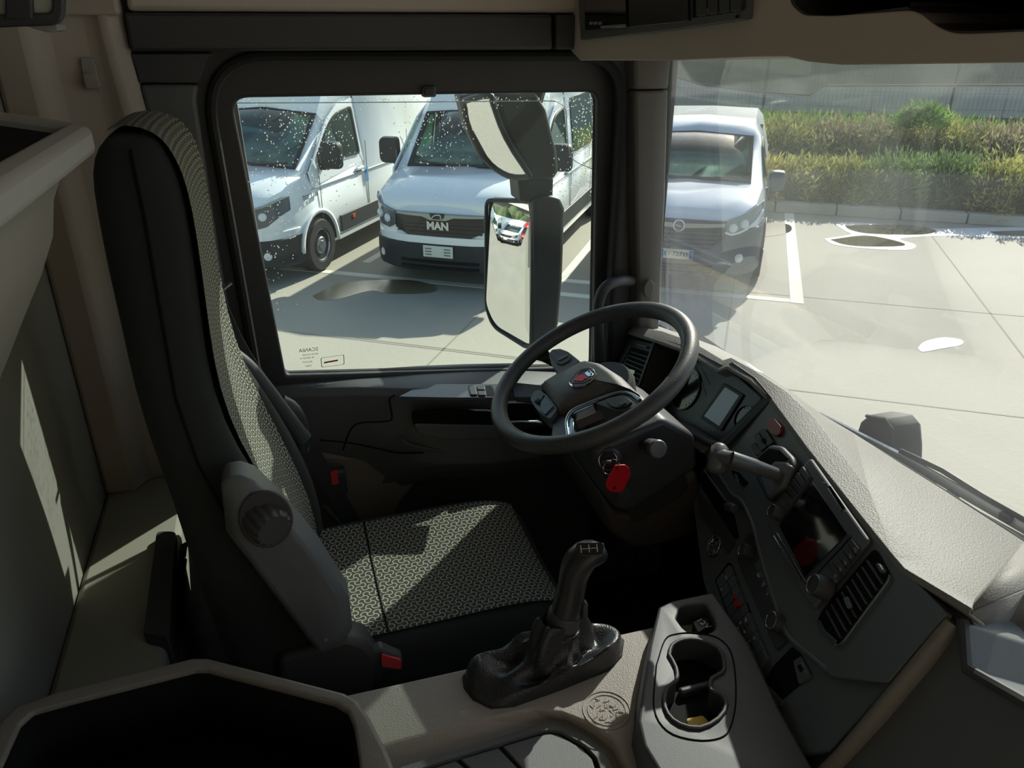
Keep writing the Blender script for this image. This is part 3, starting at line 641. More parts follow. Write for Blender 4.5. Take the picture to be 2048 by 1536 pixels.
pO('bulkhead', MB().box((2.6, 0, 1.2), (.03, 1.6, 1.0)), M('bulkhead_grey', (92, 100, 106), .8))
for y in (.42, -.42): pO('seat', MB().loft([[V((x + dx, y + .22 * sx * k, z)) for sx, dx in ((-1, -.05), (1, -.05), (1, .06), (-1, .06))] for x, z, k in ((1.85, .8, 1), (1.95, 1.3, 1), (1.99, 1.35, .55), (2.02, 1.55, .5))]), m_inner, bevel=.04, sub=1)
# ================================================================ THE CAB: shell, door, glass, overhead console
def C(x, y, z): return V((x, y, z))
YT = 1.70                                    # inner face of the driver-side trim
m_glassS = glass_mat('side_glass', (246, 252, 247), haze=.012, fres=.45)
m_glassW = glass_mat('windscreen_glass', (248, 251, 249), haze=.05, hazecol=(225, 228, 230), fres=.3)
mk('floor', MB().box(C(.28, .68, -1.59), (1.75, 2.3, .08)), m_rub, kind='structure')
mk('ceiling', MB().box(C(.30, .68, .60), (1.75, 2.36, .08)), m_liner, kind='structure')
XB = -.44
mk('wall_back', MB().box(C(XB - .05, .68, -.52), (.1, 2.36, 2.2)), M('back_wall_grey', (138, 138, 130), .8, grain=.3, gs=1200), kind='structure')
# passenger side, behind the photographer: window left out of this unseen wall to darken the cab
mk('wall_right', MB().box(C(.25, -.50, -.52), (1.55, .10, 2.2)), m_linerd, kind='structure')
# driver side wall with its door opening
def yp(u, v, y=YT): return on(u, v, y=y)
out = [C(-.52, 1.73, .58), C(.93, 1.73, .58), C(.93, 1.73, -1.62), C(-.52, 1.73, -1.62)]
t1, t2 = yp(402, 112, 1.73), yp(1246, 112, 1.73)
inn = [C(t1.x, 1.73, t1.z), C(t2.x, 1.73, t2.z), C(t2.x, 1.73, -1.54), C(t1.x + .03, 1.73, -1.54)]
wl = mk('wall_left', MB().ring(rnd(out, .001, 5), rnd(inn, [.13, .11, .05, .05], 5), (0, .03, 0)), m_black, kind='structure')
seal = rnd([C(p.x, 1.725, p.z) for p in inn], [.13, .11, .05, .05], 8)
mk('door_seal', MB().tube([p + V((0, -.008, 0)) for p in seal], .011, 8, closed=True), m_rub, wl)
mk('trim_4', MB().box(C(.985, 1.77, -1.2), (.13, .12, .84)), m_black, kind='structure')
# overhead trims
def wp(pix, y=YT, th=.03, r=.0): 
    pts = [yp(u, v, y) for u, v in pix]; return MB().prism(rnd(pts, r, 3) if r else pts, (0, th, 0))
mk('header_lining', wp([(240, -150), (1180, -150), (1180, 26), (254, 23)], 1.69, .05), m_liner, wl, bevel=.01)
tr1 = mk('overhead_trim', wp([(247, 25), (1105, 29), (1106, 99), (262, 103)], 1.685, .05), m_black, wl, bevel=.006)
mk('overhead_trim', wp([(1112, 29), (1180, 29), (1180, 99), (1112, 99)], 1.685, .05), m_black, wl, bevel=.006)
mk('pillar_trim', wp([(262, 107), (425, 107), (418, 112), (398, 166), (279, 166)], 1.700, .035), m_black, wl, bevel=.004)
mk('pillar_trim', wp([(279, 169), (397, 169), (392, 200), (440, 520), (505, 900), (520, 1010), (425, 1010), (395, 700), (340, 400)], 1.698, .035), m_char, wl, bevel=.008, seg=3)
# rear part of the side wall: cloth panel with coat hook
rear = mk('rear_panel', MB().loft([[C(x, y, z) for x, y in ((XB, 1.74), (XB, 1.64), (-.375, 1.635), (-.355, 1.675), (-.28, 1.69), (xr - .03, 1.67), (xr, 1.70), (xr, 1.74))] for z, xr in ((.10, -.226), (-.03, -.224), (-.25, -.205), (-.945, -.15))]), m_linerd, wl, bevel=.01)
mk('rear_panel', MB().loft([[C(x, y, z) for x, y in ((XB, 1.74), (XB, 1.64), (-.375, 1.63), (-.355, 1.67), (-.226, 1.67), (-.226, 1.74))] for z in (.016, .56)]), m_linerd, wl, bevel=.006)
hk = thing('coat_hook', on(182, 178, y=1.69), 'grey moulded coat hook on the cloth wall behind the seat', 'coat hook')
a = [yp(160, 114, 1.675), yp(187, 117, 1.675), yp(201, 177, 1.675), yp(170, 181, 1.675)]
mk('base', MB().prism(rnd(a, .006, 3), (0, .03, 0)), m_shelf, hk, bevel=.003)
mk('hook', MB().prism(rnd([yp(165, 146, 1.662), yp(192, 148, 1.662), yp(201, 175, 1.662), yp(172, 179, 1.662)], .005, 3), (0, .016, 0)), m_shelf, hk, bevel=.004)
# ledge behind the seat (moulded shelf sloping to the wall) with a louvred box
lg = MB(); lg.loft([[C(x, 1.73, -.94), C(x, 1.60, -.943), C(x, 1.45, -.945), C(x, .95, -.96), C(x, .90, -.99), C(x, .90, -1.56), C(x, 1.73, -1.56)] for x in (XB, -.27)])
mk('rear_ledge', lg, M('ledge_grey', (150, 149, 136), .8, grain=.3, gs=1200), wl, bevel=.012)
vb = thing('vent_box', on(325, 1180, z=-.95), 'black louvred vent box on the ledge behind the driver seat', 'vent box')
q0, q1, q2, q3 = on(313, 1062, z=-.93), on(352, 1062, z=-.93), on(340, 1275, z=-.93), on(284, 1266, z=-.93)
mk('cover', MB().prism(rnd([q0, q1, q2, q3], .012, 3), (0, 0, -.085)), m_black, vb, bevel=.006)
for k in range(5):
    p = q1.lerp(q2, .1 + .17 * k); mk('louvre', MB().box(p + C(.006, 0, -.03), (.02, .045, .006), (1, 0, .4), (0, 1, 0)), m_gloss, vb)

# ---------------------------------------------------------------- driver door (upper frame, glass, trim)
door = thing('door_1', (.36, 1.8, -1.5), kind='structure')
YF = 1.765
fo = rnd([C(t1.x - .02, YF, t1.z + .02), C(t2.x + .02, YF, t2.z + .02), C(t2.x + .02, YF, -.92), C(t1.x - .01, YF, -.92)], [.12, .10, .01, .01], 6)
fi = rnd([yp(462, 196, YF), yp(1197, 184, YF), yp(1186, 735, YF), yp(572, 752, YF)], [.035, .03, .012, .012], 6)
fr_ = mk('window_frame', MB().ring(fo, fi, (0, .022, 0)), m_black, door, bevel=.006)
cen = sum(fi, V()) / len(fi)
mk('glass_run', MB().ring([p.lerp(cen, -.03) + V((0, .024, 0)) for p in fi], [p.lerp(cen, -.004) + V((0, .024, 0)) for p in fi], (0, .012, 0)), m_rub, door)
# outer jamb seen through the rear edge of the glass
mk('outer_jamb', MB().prism([on(458, 225, y=1.85), on(474, 205, y=1.85), on(560, 745, y=1.85), on(545, 752, y=1.85)], (0, .03, 0)), M('jamb_grey', (84, 86, 82), .5), door)
win = mk('window_1', MB().prism([p.lerp(cen, -.024) + V((0, .038, 0)) for p in fi], (0, .005, 0)), m_glassS, kind='structure')
# rain on the outside of the glass
rg = random.Random(3); drops = MB()
def drop(u, v, r):
    p = on(u, v, y=1.8095); drops.ball(p, (r, r * .35, r * rg.uniform(.9, 1.35)), 6, 4)
for i in range(330):
    drop(rg.triangular(475, 730, 640), rg.triangular(205, 420, 235), rg.uniform(.0005, .0019))
for i in range(150): drop(rg.gauss(540, 25), rg.uniform(330, 640), rg.uniform(.0006, .002))
for i in range(200): drop(rg.triangular(760, 960, 900), rg.triangular(200, 400, 240), rg.uniform(.0005, .0019))
for i in range(330): drop(1190 - abs(rg.gauss(0, 36)), rg.uniform(195, 395), rg.uniform(.0006, .0020))
for i in range(160): drop(rg.uniform(470, 1190), 194 + abs(rg.gauss(0, 10)), rg.uniform(.0006, .0018))
m_drop = bpy.data.materials.new('rain_water'); m_drop.use_nodes = True; bb = m_drop.node_tree.nodes['Principled BSDF']; bb.inputs['Transmission Weight'].default_value = 1; bb.inputs['IOR'].default_value = 1.33; bb.inputs['Roughness'].default_value = .0; bb.inputs['Base Color'].default_value = (1, 1, 1, 1)
mk('raindrops', drops, m_drop, win, kind='stuff', smooth=180)
wf = MB(); wf.tube(spline([on(u, v, y=1.8015) for u, v in ((466, 206), (700, 205), (960, 203), (1090, 202), (1118, 206), (1132, 222), (1134, 260), (1138, 300), (1150, 322), (1194, 342))], 5), .0011, 5)
mk('glass_film_edge', wf, M('film_edge', (220, 228, 226), .3), win)
m_prt = M('glass_print', (70, 76, 74), .6)
p = on(617, 700, y=1.8015); text('glass_marking', 'SCANIA', p, (-1, 0, 0), (0, 0, 1), .013, m_prt, win, .0002)
for k, (tx, du, dv) in enumerate((('ROOF 43 R-001', 3, 9), ('E6 43R-00114', -3, 16), ('AS2 DOT', -2, 24), ('II 0067', 0, 32))): text('glass_marking', tx, on(617 + du, 700 + dv, y=1.8015), (-1, 0, 0), (0, 0, 1), .0058, m_prt, win, .0002)
a = [on(u, v, y=1.8015) for u, v in ((641, 716), (688, 709), (689, 729), (643, 735))]; ar = rnd(a, .004, 3); ac = sum(ar, V()) / len(ar)
mk('glass_sticker_outline', MB().ring(ar, [q.lerp(ac, .06) for q in ar], (0, .0004, 0)), M('glass_print_pale', (150, 152, 146), .6), win)
mk('glass_sticker_bar', MB().prism([on(u, v, y=1.8015) for u, v in ((648, 724), (676, 719), (676, 722), (648, 727))], (0, .0004, 0)), M('sticker_red', (206, 52, 62), .5), win)
# latch bracket at the top of the frame
mk('window_latch', wp([(846, 174), (873, 172), (872, 194), (846, 195)], 1.750, .02, .004), m_char, door, bevel=.003)
mk('window_latch', wp([(850, 177), (869, 176), (866, 190), (851, 191)], 1.744, .01, .003), m_black, door, bevel=.002)
# lower door trim: sections along the door, profile in (y, z)
def sec(x, zs, ys, arm):       # zs sill height, ys sill front, arm armrest bulge
    ys += .040; arm *= .55
    return [C(x, 1.82, zs), C(x, 1.75, zs), C(x, ys + .012, zs - .006), C(x, ys, zs - .022), C(x, ys + .006, zs - .07), C(x, ys + .004 - arm * .5, zs - .12), C(x, ys + .01 - arm, zs - .20), C(x, ys + .03 - arm * .6, zs - .265), C(x, 1.735, -1.10), C(x, 1.75, -1.14), C(x, 1.76, -1.56), C(x, 1.82, -1.56)]
dt = MB(); dt.loft([sec(-.12, -.785, 1.70, 0), sec(.0, -.785, 1.695, 0), sec(.14, -.79, 1.672, .0), sec(.21, -.795, 1.655, .015), sec(.30, -.80, 1.635, .06), sec(.42, -.81, 1.625, .075), sec(.56, -.825, 1.63, .06), sec(.66, -.84, 1.65, .02), sec(.80, -.85, 1.66, 0)])
mk('door_trim', dt, m_char, door, bevel=.008, seg=3, smooth=50)
dl = MB(); dl.prism([yp(u, v, 1.728) for u, v in ((600, 905), (690, 912), (830, 905), (850, 950), (800, 1010), (770, 1110), (640, 1110))], (0, .04, 0)); mk('lower_trim', dl, m_taupe, door, bevel=.01)
for nm, pq in (('trim_seam', ((790, 790), (779, 800), (784, 836), (768, 843), (720, 846), (700, 862), (686, 900))), ('trim_seam', ((640, 880), (700, 886), (760, 898), (800, 906), (870, 904)))):
    mk(nm, MB().tube(spline([on(u, v, y=1.668) for u, v in pq], 4), .0022, 6), m_pit, door)
mk('armrest_edge', MB().tube(spline([on(u, v, y=1.655) for u, v in ((800, 876), (826, 892), (900, 903), (960, 905), (1000, 892), (1012, 882))], 4), .004, 8), m_char, door, smooth=80)
# window switches on the sill
zs = -.806
cp = MB(); cp.prism(rnd([on(u, v, z=zs) for u, v in ((798, 793), (826, 778), (860, 768), (1010, 768), (1010, 795), (900, 795))], [.002, .03, .02, .004, .004, .004], 4), (0, 0, -.008)); mk('control_plate', cp, M('control_plate', (74, 80, 88), .35), door, bevel=.002)
def sw(pix, h=.004, nm='window_switch'): return mk(nm, MB().prism(rnd([on(u, v, z=zs + h) for u, v in pix], .003, 2), (0, 0, -h)), m_black, door, bevel=.0015)
sw([(936, 770), (950, 770), (955, 789), (941, 789)]); sw([(953, 771), (969, 771), (970, 779), (955, 779)]); sw([(955, 781), (971, 781), (972, 790), (957, 790)]); sw([(985, 771), (1000, 771), (1000, 790), (988, 790)])
mk('switch_recess', MB().prism([on(u, v, z=zs + .001) for u, v in ((971, 771), (983, 771), (986, 791), (974, 791))], (0, 0, -.004)), m_pit, door)
# door pull pocket and lever
pk = MB(); pk.prism(rnd([on(u, v, y=1.625) for u, v in ((823, 822), (985, 822), (1010, 850), (1000, 876), (900, 880), (838, 868), (826, 850))], .015, 3), (0, .012, 0)); mk('pull_pocket', pk, m_pit, door, bevel=.004)
pb = MB(); pb.prism(rnd([on(u, v, y=1.621) for u, v in ((826, 848), (1008, 852), (1000, 876), (900, 880), (838, 868))], .012, 3), (0, .008, 0)); mk('pull_pocket_liner', pb, m_char, door, bevel=.003)
dh = MB(); dh.loft([[on(u, v, y=y) for u, v in ((1015, a0), (1075, a1), (1095, a2), (1040, a3))] for y, a0, a1, a2, a3 in ((1.632, 838, 836, 850, 868), (1.605, 842, 842, 852, 864))]); mk('door_handle', dh, m_satin, door, bevel=.004)
mk('handle_housing', MB().prism(rnd([on(u, v, y=1.636) for u, v in ((1005, 808), (1070, 806), (1110, 830), (1112, 872), (1050, 892), (1008, 870))], .02, 3), (0, .02, 0)), m_pit, door, bevel=.004)
# ---------------------------------------------------------------- A-pillar, grab handle, windscreen
pil = thing('trim_2', (.93, 1.70, -.8), kind='structure')
m_pil = M('pillar_trim_grey', (104, 100, 98), .6, grain=.25, gs=900)
pr = [[on(u, v, y=1.705) for u, v in ((1254, 112), (1342, 112))], [on(u, v, y=1.705) for u, v in ((1254, 176), (1337, 176))]]
for nm, rows in (('pillar_cover', ((1254, 1345, 90), (1254, 1340, 130), (1256, 1336, 177))), ('pillar_cover', ((1256, 1336, 180), (1258, 1330, 400), (1262, 1322, 560), (1264, 1316, 700)))):
    lf = []
    for ul, ur, v in rows:
        a, b = on(ul, v, y=1.72), on(ur, v, y=1.70); lf.append([a + C(0, .06, 0), a, a + C(.006, -.03, 0), a.lerp(b, .5) + C(0, -.028, 0), b + C(-.008, -.006, 0), b, b + C(.01, .05, 0)])
    mk(nm, MB().loft(lf), m_pil, pil, bevel=.006)
mk('cap', MB().prism(circ(on(1298, 578, y=1.662), C(1, 0, 0), C(0, 0, 1), .0145, 20, .0235), (0, .01, 0)), m_pil, pil, bevel=.003)
gh = MB(); gh.tube(spline([on(u, v, y=y) for u, v, y in ((1262, 562, 1.70), (1240, 562, 1.66), (1212, 574, 1.64), (1198, 605, 1.64), (1197, 660, 1.64), (1198, 780, 1.66))], 5), .0135, 10)
mk('grab_handle', gh, m_black, label='black moulded grab handle on the windscreen pillar behind the steering wheel', cat='grab handle')
bot = [(.955, 1.76), (.985, 1.60), (1.02, 1.30), (1.05, 1.0), (1.065, .68), (1.05, .35), (1.01, 0.0), (.955, -.42)]
bot = spline([C(x, y, 0) for x, y in bot], 4)
rows = [[C(p.x - .085 * t, p.y, -.80 + .98 * t) for p in bot] for t in (0, .33, .66, 1)]
mk('window_2', MB().grid(rows), m_glassW, kind='structure', solid=.005, smooth=80, fix=False)
mk('trim_3', MB().tube([C(p.x - .006, p.y, -.745) for p in bot], .012, 6), m_rub, kind='structure')
# smoked sun visor hung outside above the glass
vz = [on(u, v, x=1.13) for u, v in ((1326, 20), (1334, 150), (1400, 170), (1500, 183), (1618, 191), (1632, 182), (1648, 172), (2300, 171), (2300, 20))]
vis = mk('sun_visor', MB().prism(vz, (.006, 0, 0)), glass_mat('smoked_acrylic', (206, 213, 209), haze=.02, fres=.4), label='smoked acrylic sun visor hung outside the top of the windscreen', cat='sun visor')
mk('edge_highlight', MB().tube([p + C(.003, 0, 0) for p in vz[1:-1]], .0028, 6), M('visor_highlight', (128, 138, 134), .3), vis)  # pale tube paints the highlight along the visor's lower edge
# ---------------------------------------------------------------- overhead console
XH = .655
ohc = thing('overhead_console', C(.8, .9, .1), 'grey-beige overhead console across the top of the windscreen', 'overhead console')
hp = [(1108, -220), (1122, 20), (1140, 100), (1160, 121), (1340, 121), (1500, 114), (1572, 113), (1612, 123), (1680, 130), (1850, 128), (2300, 122), (2300, -220)]
hd = mk('housing', MB().prism([on(u, v, x=XH) for u, v in hp], (.34, 0, 0)), m_liner, ohc)
s1 = [on(u, v, x=XH - .01) for u, v in ((1559, -90), (1563, 6), (1590, 31), (1650, 32), (1800, 21), (1822, 26), (1850, 50), (1882, 66), (1920, 68), (2300, 50), (2300, -90))]
cut(hd, MB().prism(rnd(s1, .012, 3), (.26, 0, 0)), bevel=.03, seg=5)
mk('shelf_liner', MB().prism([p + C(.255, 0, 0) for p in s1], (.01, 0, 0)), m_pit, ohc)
sl_ = [p + C(.012, 0, 0) for p in rnd(s1, .012, 3)]; slc = sum(sl_, V()) / len(sl_)
mk('shelf_lip', MB().ring(sl_, [p + (V((p.x, slc.y, slc.z)) - p).normalized() * .008 for p in sl_], (.24, 0, 0)), m_black, ohc)
fh = Fr(C(XH - .006, 1.2, 0), (0, -1, 0), (0, 0, 1))
pn = [(1153, -80), (1157, 10), (1161, 81), (1330, 62), (1493, 38), (1500, -80)]
pm = MB(); slab(pm, fh, pn, -.02, .004, .006); cpn = mk('switch_panel', pm, m_char, ohc, bevel=.003)
def hs(nm, pix, mat, c0=.004, c1=.007, r=.002, par=None):
    m_ = MB(); slab(m_, fh, pix, c0, c1, r); return mk(nm, m_, mat, par or ohc, bevel=.0012, seg=1)
hs('recorder', [(1168, -80), (1170, 60), (1252, 54), (1250, -80)], m_gloss, c1=.010)
for k in range(3): hs('recorder_key', [(1178 + 9 * k, 44), (1185 + 9 * k, 43), (1185 + 9 * k, 49), (1178 + 9 * k, 50)], m_grey, .010, .011, 0)
hs('recorder_slot', [(1200, 52), (1250, 48), (1250, 53), (1202, 57)], m_grey, .010, .012, .001)
hs('blank_cover', [(1259, -80), (1260, 54), (1376, 42), (1374, -80)], M('blank_plastic', (30, 32, 35), .35), c1=.009)
hs('recess', [(1384, -80), (1385, 36), (1482, 22), (1484, -80)], m_pit, c1=.005)
for k in range(4):
    x0 = 1391 + 23 * k; hs('rocker_switch', [(x0, -40), (x0 + 1, 33 - 3.2 * k), (x0 + 21, 30 - 3.2 * k), (x0 + 21, -40)], m_black, .004, .010, .003)
p = fh.at(1415, 20, .0105); text('switch_symbol', 'z', p, fh.ex, fh.ey, .012, m_grey, ohc)
hs('screw', [(1470, 31), (1475, 30), (1475, 35), (1470, 36)], m_pit, c1=.006)
# pale wall box behind the seats (upper left) and framed mirror above it
bx = thing('wall_box', C(-.35, .7, -.4), 'pale grey moulded wall box with a dark open top, at the left edge', 'wall box')
pf = [(-.438, -.052), (-.200, -.098), (-.186, -.104), (-.186, -.131), (-.200, -.136), (-.226, -.152), (-.240, -.18), (-.250, -.221), (-.272, -.265), (-.298, -.308), (-.348, -.393), (-.40, -.45), (-.438, -.47)]
bm_ = MB(); bm_.loft([[C(x, y, z) for x, z in pf] for y in (1.0, .96, .1)]); bo = mk('shell', bm_, m_shelf, bx)
cut(bo, MB().loft([[C(x, y, z) for x, z in ((-.425, .0), (-.207, .0), (-.207, -.118), (-.235, -.135), (-.33, -.26), (-.425, -.36))] for y in (.975, .12)]), bevel=.006)
mk('opening_shade', MB().loft([[C(x, y, z) for x, z in ((-.424, -.066), (-.209, -.108), (-.209, -.113), (-.424, -.071))] for y in (.974, .12)]), m_pit, bx)  # near-black sheet below the rim paints the shade inside the box
ym = 1.25
mr = thing('framed_mirror', C(-.30, ym, .02), 'black-framed mirror with rounded corners, cropped by the top left corner', 'mirror')
fo2 = rnd([on(u, v, y=ym) for u, v in ((-120, -90), (128, -90), (126, 50), (-120, 60))], .018, 5); c2 = sum(fo2, V()) / len(fo2)
fi2 = rnd([on(u, v, y=ym) for u, v in ((-80, -70), (105, -70), (104, 25), (-80, 30))], .008, 5)
mk('frame', MB().ring(fo2, fi2, (0, .02, 0)), m_black, mr, bevel=.003)
mk('pane', MB().prism([p + C(0, .008, 0) for p in fi2], (0, .004, 0)), M('pane_reflection', (176, 182, 168), .12, coat=.4), mr)  # plain pale colour stands in for the bright view in the mirror
mk('frame_bar', MB().prism([on(u, v, y=ym - .002) for u, v in ((12, -80), (60, -80), (66, 40), (8, 40))], (0, .018, 0)), m_black, mr, bevel=.003)
mk('bracket', MB().prism(rnd([on(u, v, y=ym + .01) for u, v in ((50, 52), (112, 46), (116, 62), (96, 66))], .004, 2), (0, .06, 0)), m_shelf, mr, bevel=.003)
# ================================================================ DRIVER SEAT
seat = thing('driver_seat', C(.18, 1.30, -1.55), 'high-backed driver seat in black cloth with pale three-armed woven pattern', 'seat')
ST = [(.012, -1.12, .19, .235, .03, .58), (.016, -1.03, .20, .25, .03, .60), (.012, -.92, .21, .252, .03, .60), (-.030, -.77, .18, .248, .028, .60), (-.066, -.68, .15, .238, .02, .66), (-.104, -.59, .125, .222, .01, .76),
      (-.124, -.49, .115, .20, .004, .86), (-.124, -.40, .115, .186, .0, .88), (-.121, -.32, .12, .178, .0, .88), (-.119, -.23, .12, .172, .0, .88), (-.124, -.178, .112, .166, .0, .88), (-.137, -.148, .085, .152, .0, .86), (-.152, -.131, .05, .13, .0, .84)]
def bring(s):
    x, z, t, w, r, f = s; y0 = 1.30
    q = [(-1.0, t * .4), (-.985, t * .13), (-.93, .004), (-(.5 * f + .46), 0), (-f - .04, r * .3), (-f, r), (-f * .5, r + .004), (0, r + .005), (f * .5, r + .004), (f, r), (f + .04, r * .3), (.5 * f + .46, 0), (.93, .004), (.985, t * .13), (1.0, t * .4), (.98, t * .8), (.80, t), (0, t * 1.02), (-.80, t), (-.98, t * .8)]
    return [C(x - d, y0 + a * w, z) for a, d in q]
bk = MB(); bk.loft([bring(s) for s in ST]); mk('backrest', bk, m_cloth, seat, sub=1, smooth=80)
rows = []; uvs = []; arc = 0
for k, s in enumerate(ST):
    x, z, t, w, r, f = s
    if k: arc += math.hypot(x - ST[k - 1][0], z - ST[k - 1][1])
    fl = f if z < -.52 else .93
    rr = []; ru = []
    for a in (-1, -.75, -.5, -.25, 0, .25, .5, .75, 1):
        d = r + .004 * (1 - abs(a)) - .004 if abs(a) < 1 else (r if z < -.52 else .004) - .013
        rr.append(C(x - d + .001, 1.30 + a * fl * w, z)); ru.append((a * fl * w, arc))
    rows.append(rr); uvs.append(ru)
x, z, t, w, r, f = ST[-1]; rows.append([C(x - .03, 1.30 + a * .10, -.119) for a in (-1, -.75, -.5, -.25, 0, .25, .5, .75, 1)]); uvs.append([(a * .1, arc + .035) for a in (-1, -.75, -.5, -.25, 0, .25, .5, .75, 1)])
rows.append([C(x - .058, 1.30 + a * .105, -.131) for a in (-1, -.75, -.5, -.25, 0, .25, .5, .75, 1)]); uvs.append([(a * .1, arc + .065) for a in (-1, -.75, -.5, -.25, 0, .25, .5, .75, 1)])
mk('backrest_insert', MB().grid(rows, uvs), m_pat, seat, sub=1, smooth=80, label='woven patterned centre of the backrest', fix=False)
mk('seam', MB().tube([C(s[0] - s[2] * .42, 1.30 - s[3] * 1.008, s[1]) for s in ST[3:-1]], .0022, 6), m_pit, seat)
# cushion
prof = [(1.10, -1.23), (1.068, -1.17), (1.066, -1.075), (1.085, -1.030), (1.125, -1.022), (1.21, -1.031), (1.30, -1.034), (1.39, -1.031), (1.475, -1.022), (1.515, -1.030), (1.540, -1.075), (1.538, -1.17), (1.50, -1.23)]
sts = [(-.06, .0, 1), (.04, .0, 1), (.17, .002, 1), (.30, .006, 1), (.39, .004, 1), (.445, -.014, .99), (.478, -.05, .97), (.488, -.10, .95)]
cu = MB(); cu.loft([[C(x, 1.3 + (y - 1.3) * k, max(z, -1.23) + (dz if z > -1.2 else 0) * 1.0) for y, z in prof] for x, dz, k in sts])
mk('cushion', cu, m_cloth, seat, sub=1, smooth=80)
rows = []; uvs = []
for x, dz, k in [(-.05, 0, 1), (.04, 0, 1), (.10, .001, 1), (.17, .002, 1), (.24, .004, 1), (.30, .006, 1), (.36, .006, 1), (.405, .001, 1), (.432, -.008, .99), (.448, -.0165, .99)]:
    rows.append([C(x, 1.3 + (y - 1.3) * k, z + dz + .0025) for y, z in [(1.118, -1.0235)] + prof[4:9] + [(1.482, -1.0235)]]); uvs.append([(x, y) for y, z in [(1.118, 0)] + prof[4:9] + [(1.482, 0)]])
mk('cushion_insert', MB().grid(rows, uvs), m_pat, seat, sub=2, smooth=80, label='woven patterned centre of the seat cushion', fix=False)
mk('seam', MB().tube([C(.102, y, z + .0045) for y, z in [(1.118, -1.0235)] + prof[4:9] + [(1.482, -1.0235)]], .002, 6), m_pit, seat)
mk('base', MB().loft([[C(-.06, 1.09, z), C(.44, 1.09, z), C(.44, 1.51, z), C(-.06, 1.51, z)] for z in (-1.22, -1.32)]), m_black, seat, bevel=.02)
mk('bellows', MB().loft([[C(.18 + .22 * a * k, 1.30 + .19 * b * k, z) for a, b in ((-1, -1), (1, -1), (1, 1), (-1, 1))] for z, k in ((-1.31, 1), (-1.36, .92), (-1.40, 1), (-1.45, .92), (-1.50, 1), (-1.55, 1))]), m_rub, seat, bevel=.008)
# side hinge cover with dial, near the viewer
sc_ = [(441, 968), (452, 957), (480, 953), (508, 962), (560, 1008), (640, 1105), (699, 1196), (706, 1258), (692, 1280), (650, 1306), (634, 1302), (545, 1185), (452, 1062)]
m_ = MB(); oa = [yp(u, v, 1.012) for u, v in sc_]; ca_ = sum(oa, V()) / len(oa)
m_.loft([[p + C(0, .05, 0) for p in oa], oa, [p.lerp(ca_, .16) + C(0, -.014, 0) for p in oa]]); mk('side_cover', m_, m_char, seat, bevel=.008, seg=3)
mk('dial_well', MB().prism(circ(yp(532, 1040, .9935), C(1, 0, 0), C(0, 0, 1), .038, 24, .050), (0, .004, 0)), m_black, seat, bevel=.002)
dl = MB(); ax = C(.45, -.86, -.2).normalized(); a = ax.orthogonal().normalized(); b = ax.cross(a); o = yp(528, 1038, 1.0)
dl.loft([[o + ax * h + (a * math.cos(2 * math.pi * k / 56) + b * math.sin(2 * math.pi * k / 56)) * (r - (.0022 if k % 4 in (0, 1) else 0)) for k in range(56)] for r, h in ((.030, -.01), (.030, .022), (.026, .028))])
mk('recliner_dial', dl, m_black, seat, smooth=30)
mk('screw_cap', MB().prism(circ(yp(490, 1012, .996), C(1, 0, 0), C(0, 0, 1), .0042, 14), (0, .003, 0)), m_pit, seat)
mk('screw_cap', MB().prism(circ(yp(652, 1281, .996), C(1, 0, 0), C(0, 0, 1), .0022, 10), (0, .003, 0)), m_grey, seat)
hc = [(556, 1322), (694, 1276), (738, 1290), (756, 1318), (746, 1395), (700, 1440), (565, 1440)]
m_ = MB(); oa = [yp(u, v, 1.03) for u, v in hc]; m_.prism(oa, (0, .06, 0)); mk('hinge_cover', m_, m_black, seat, bevel=.012, seg=3)
bs = MB(); oa = [yp(u, v, 1.035) for u, v in ((742, 1308), (764, 1300), (806, 1318), (808, 1340), (770, 1345), (755, 1372), (735, 1345))]; bs.prism(oa, (0, .025, 0))
bk_ = mk('buckle', bs, m_black, seat, bevel=.004); mk('buckle_button', MB().prism(rnd([yp(u, v, 1.031) for u, v in ((763, 1309), (803, 1321), (803, 1339), (764, 1333))], .003, 2), (0, .008, 0)), M('buckle_red', (222, 62, 70), .45), bk_, label='red release button')
# folded far armrest
am = MB(); am.tube(spline([on(u, v, y=1.585) for u, v in ((462, 712), (500, 745), (560, 822), (604, 880))], 4), [.022] * 12 + [.024], 12, flat=.9); mk('armrest', am, m_black, seat, smooth=80)
am = MB(); am.tube(spline([on(u, v, y=1.62) for u, v in ((560, 806), (585, 822), (600, 860), (600, 900))], 4), .020, 12); mk('armrest_hinge', am, m_black, seat, smooth=80)
# ---------------------------------------------------------------- seat belt
sb = thing('seat_belt', on(600, 900, y=1.63), 'grey-black seat belt hanging from the door pillar beside the driver seat', 'seat belt')
pts = [on(u, v, y=y) for u, v, y in ((428, 598, 1.655), (466, 682, 1.65), (520, 768, 1.64), (585, 852, 1.64), (640, 935, 1.64), (715, 1066, 1.645))]
wb_ = MB(); sp = spline(pts, 5); wb_.loft([[p + C(-.021, -.006, 0), p + C(.021, .006, 0), p + C(.021, .008, 0), p + C(-.021, -.004, 0)] for p in sp]); mk('webbing', wb_, m_belt, sb)
mk('pillar_loop', MB().tube(spline([on(u, v, y=1.662) for u, v in ((414, 578), (430, 574), (437, 582), (428, 600), (416, 602))], 4), .004, 8), m_chrome, sb)
mk('loop_bolt', MB().tube([on(432, 590, y=1.66), on(463, 565, y=1.66)], .0042, 8), m_chrome, sb)
mk('height_slider', MB().prism(rnd([on(u, v, y=1.672) for u, v in ((404, 568), (440, 560), (446, 620), (414, 624))], .006, 3), (0, .02, 0)), m_black, sb, bevel=.004)
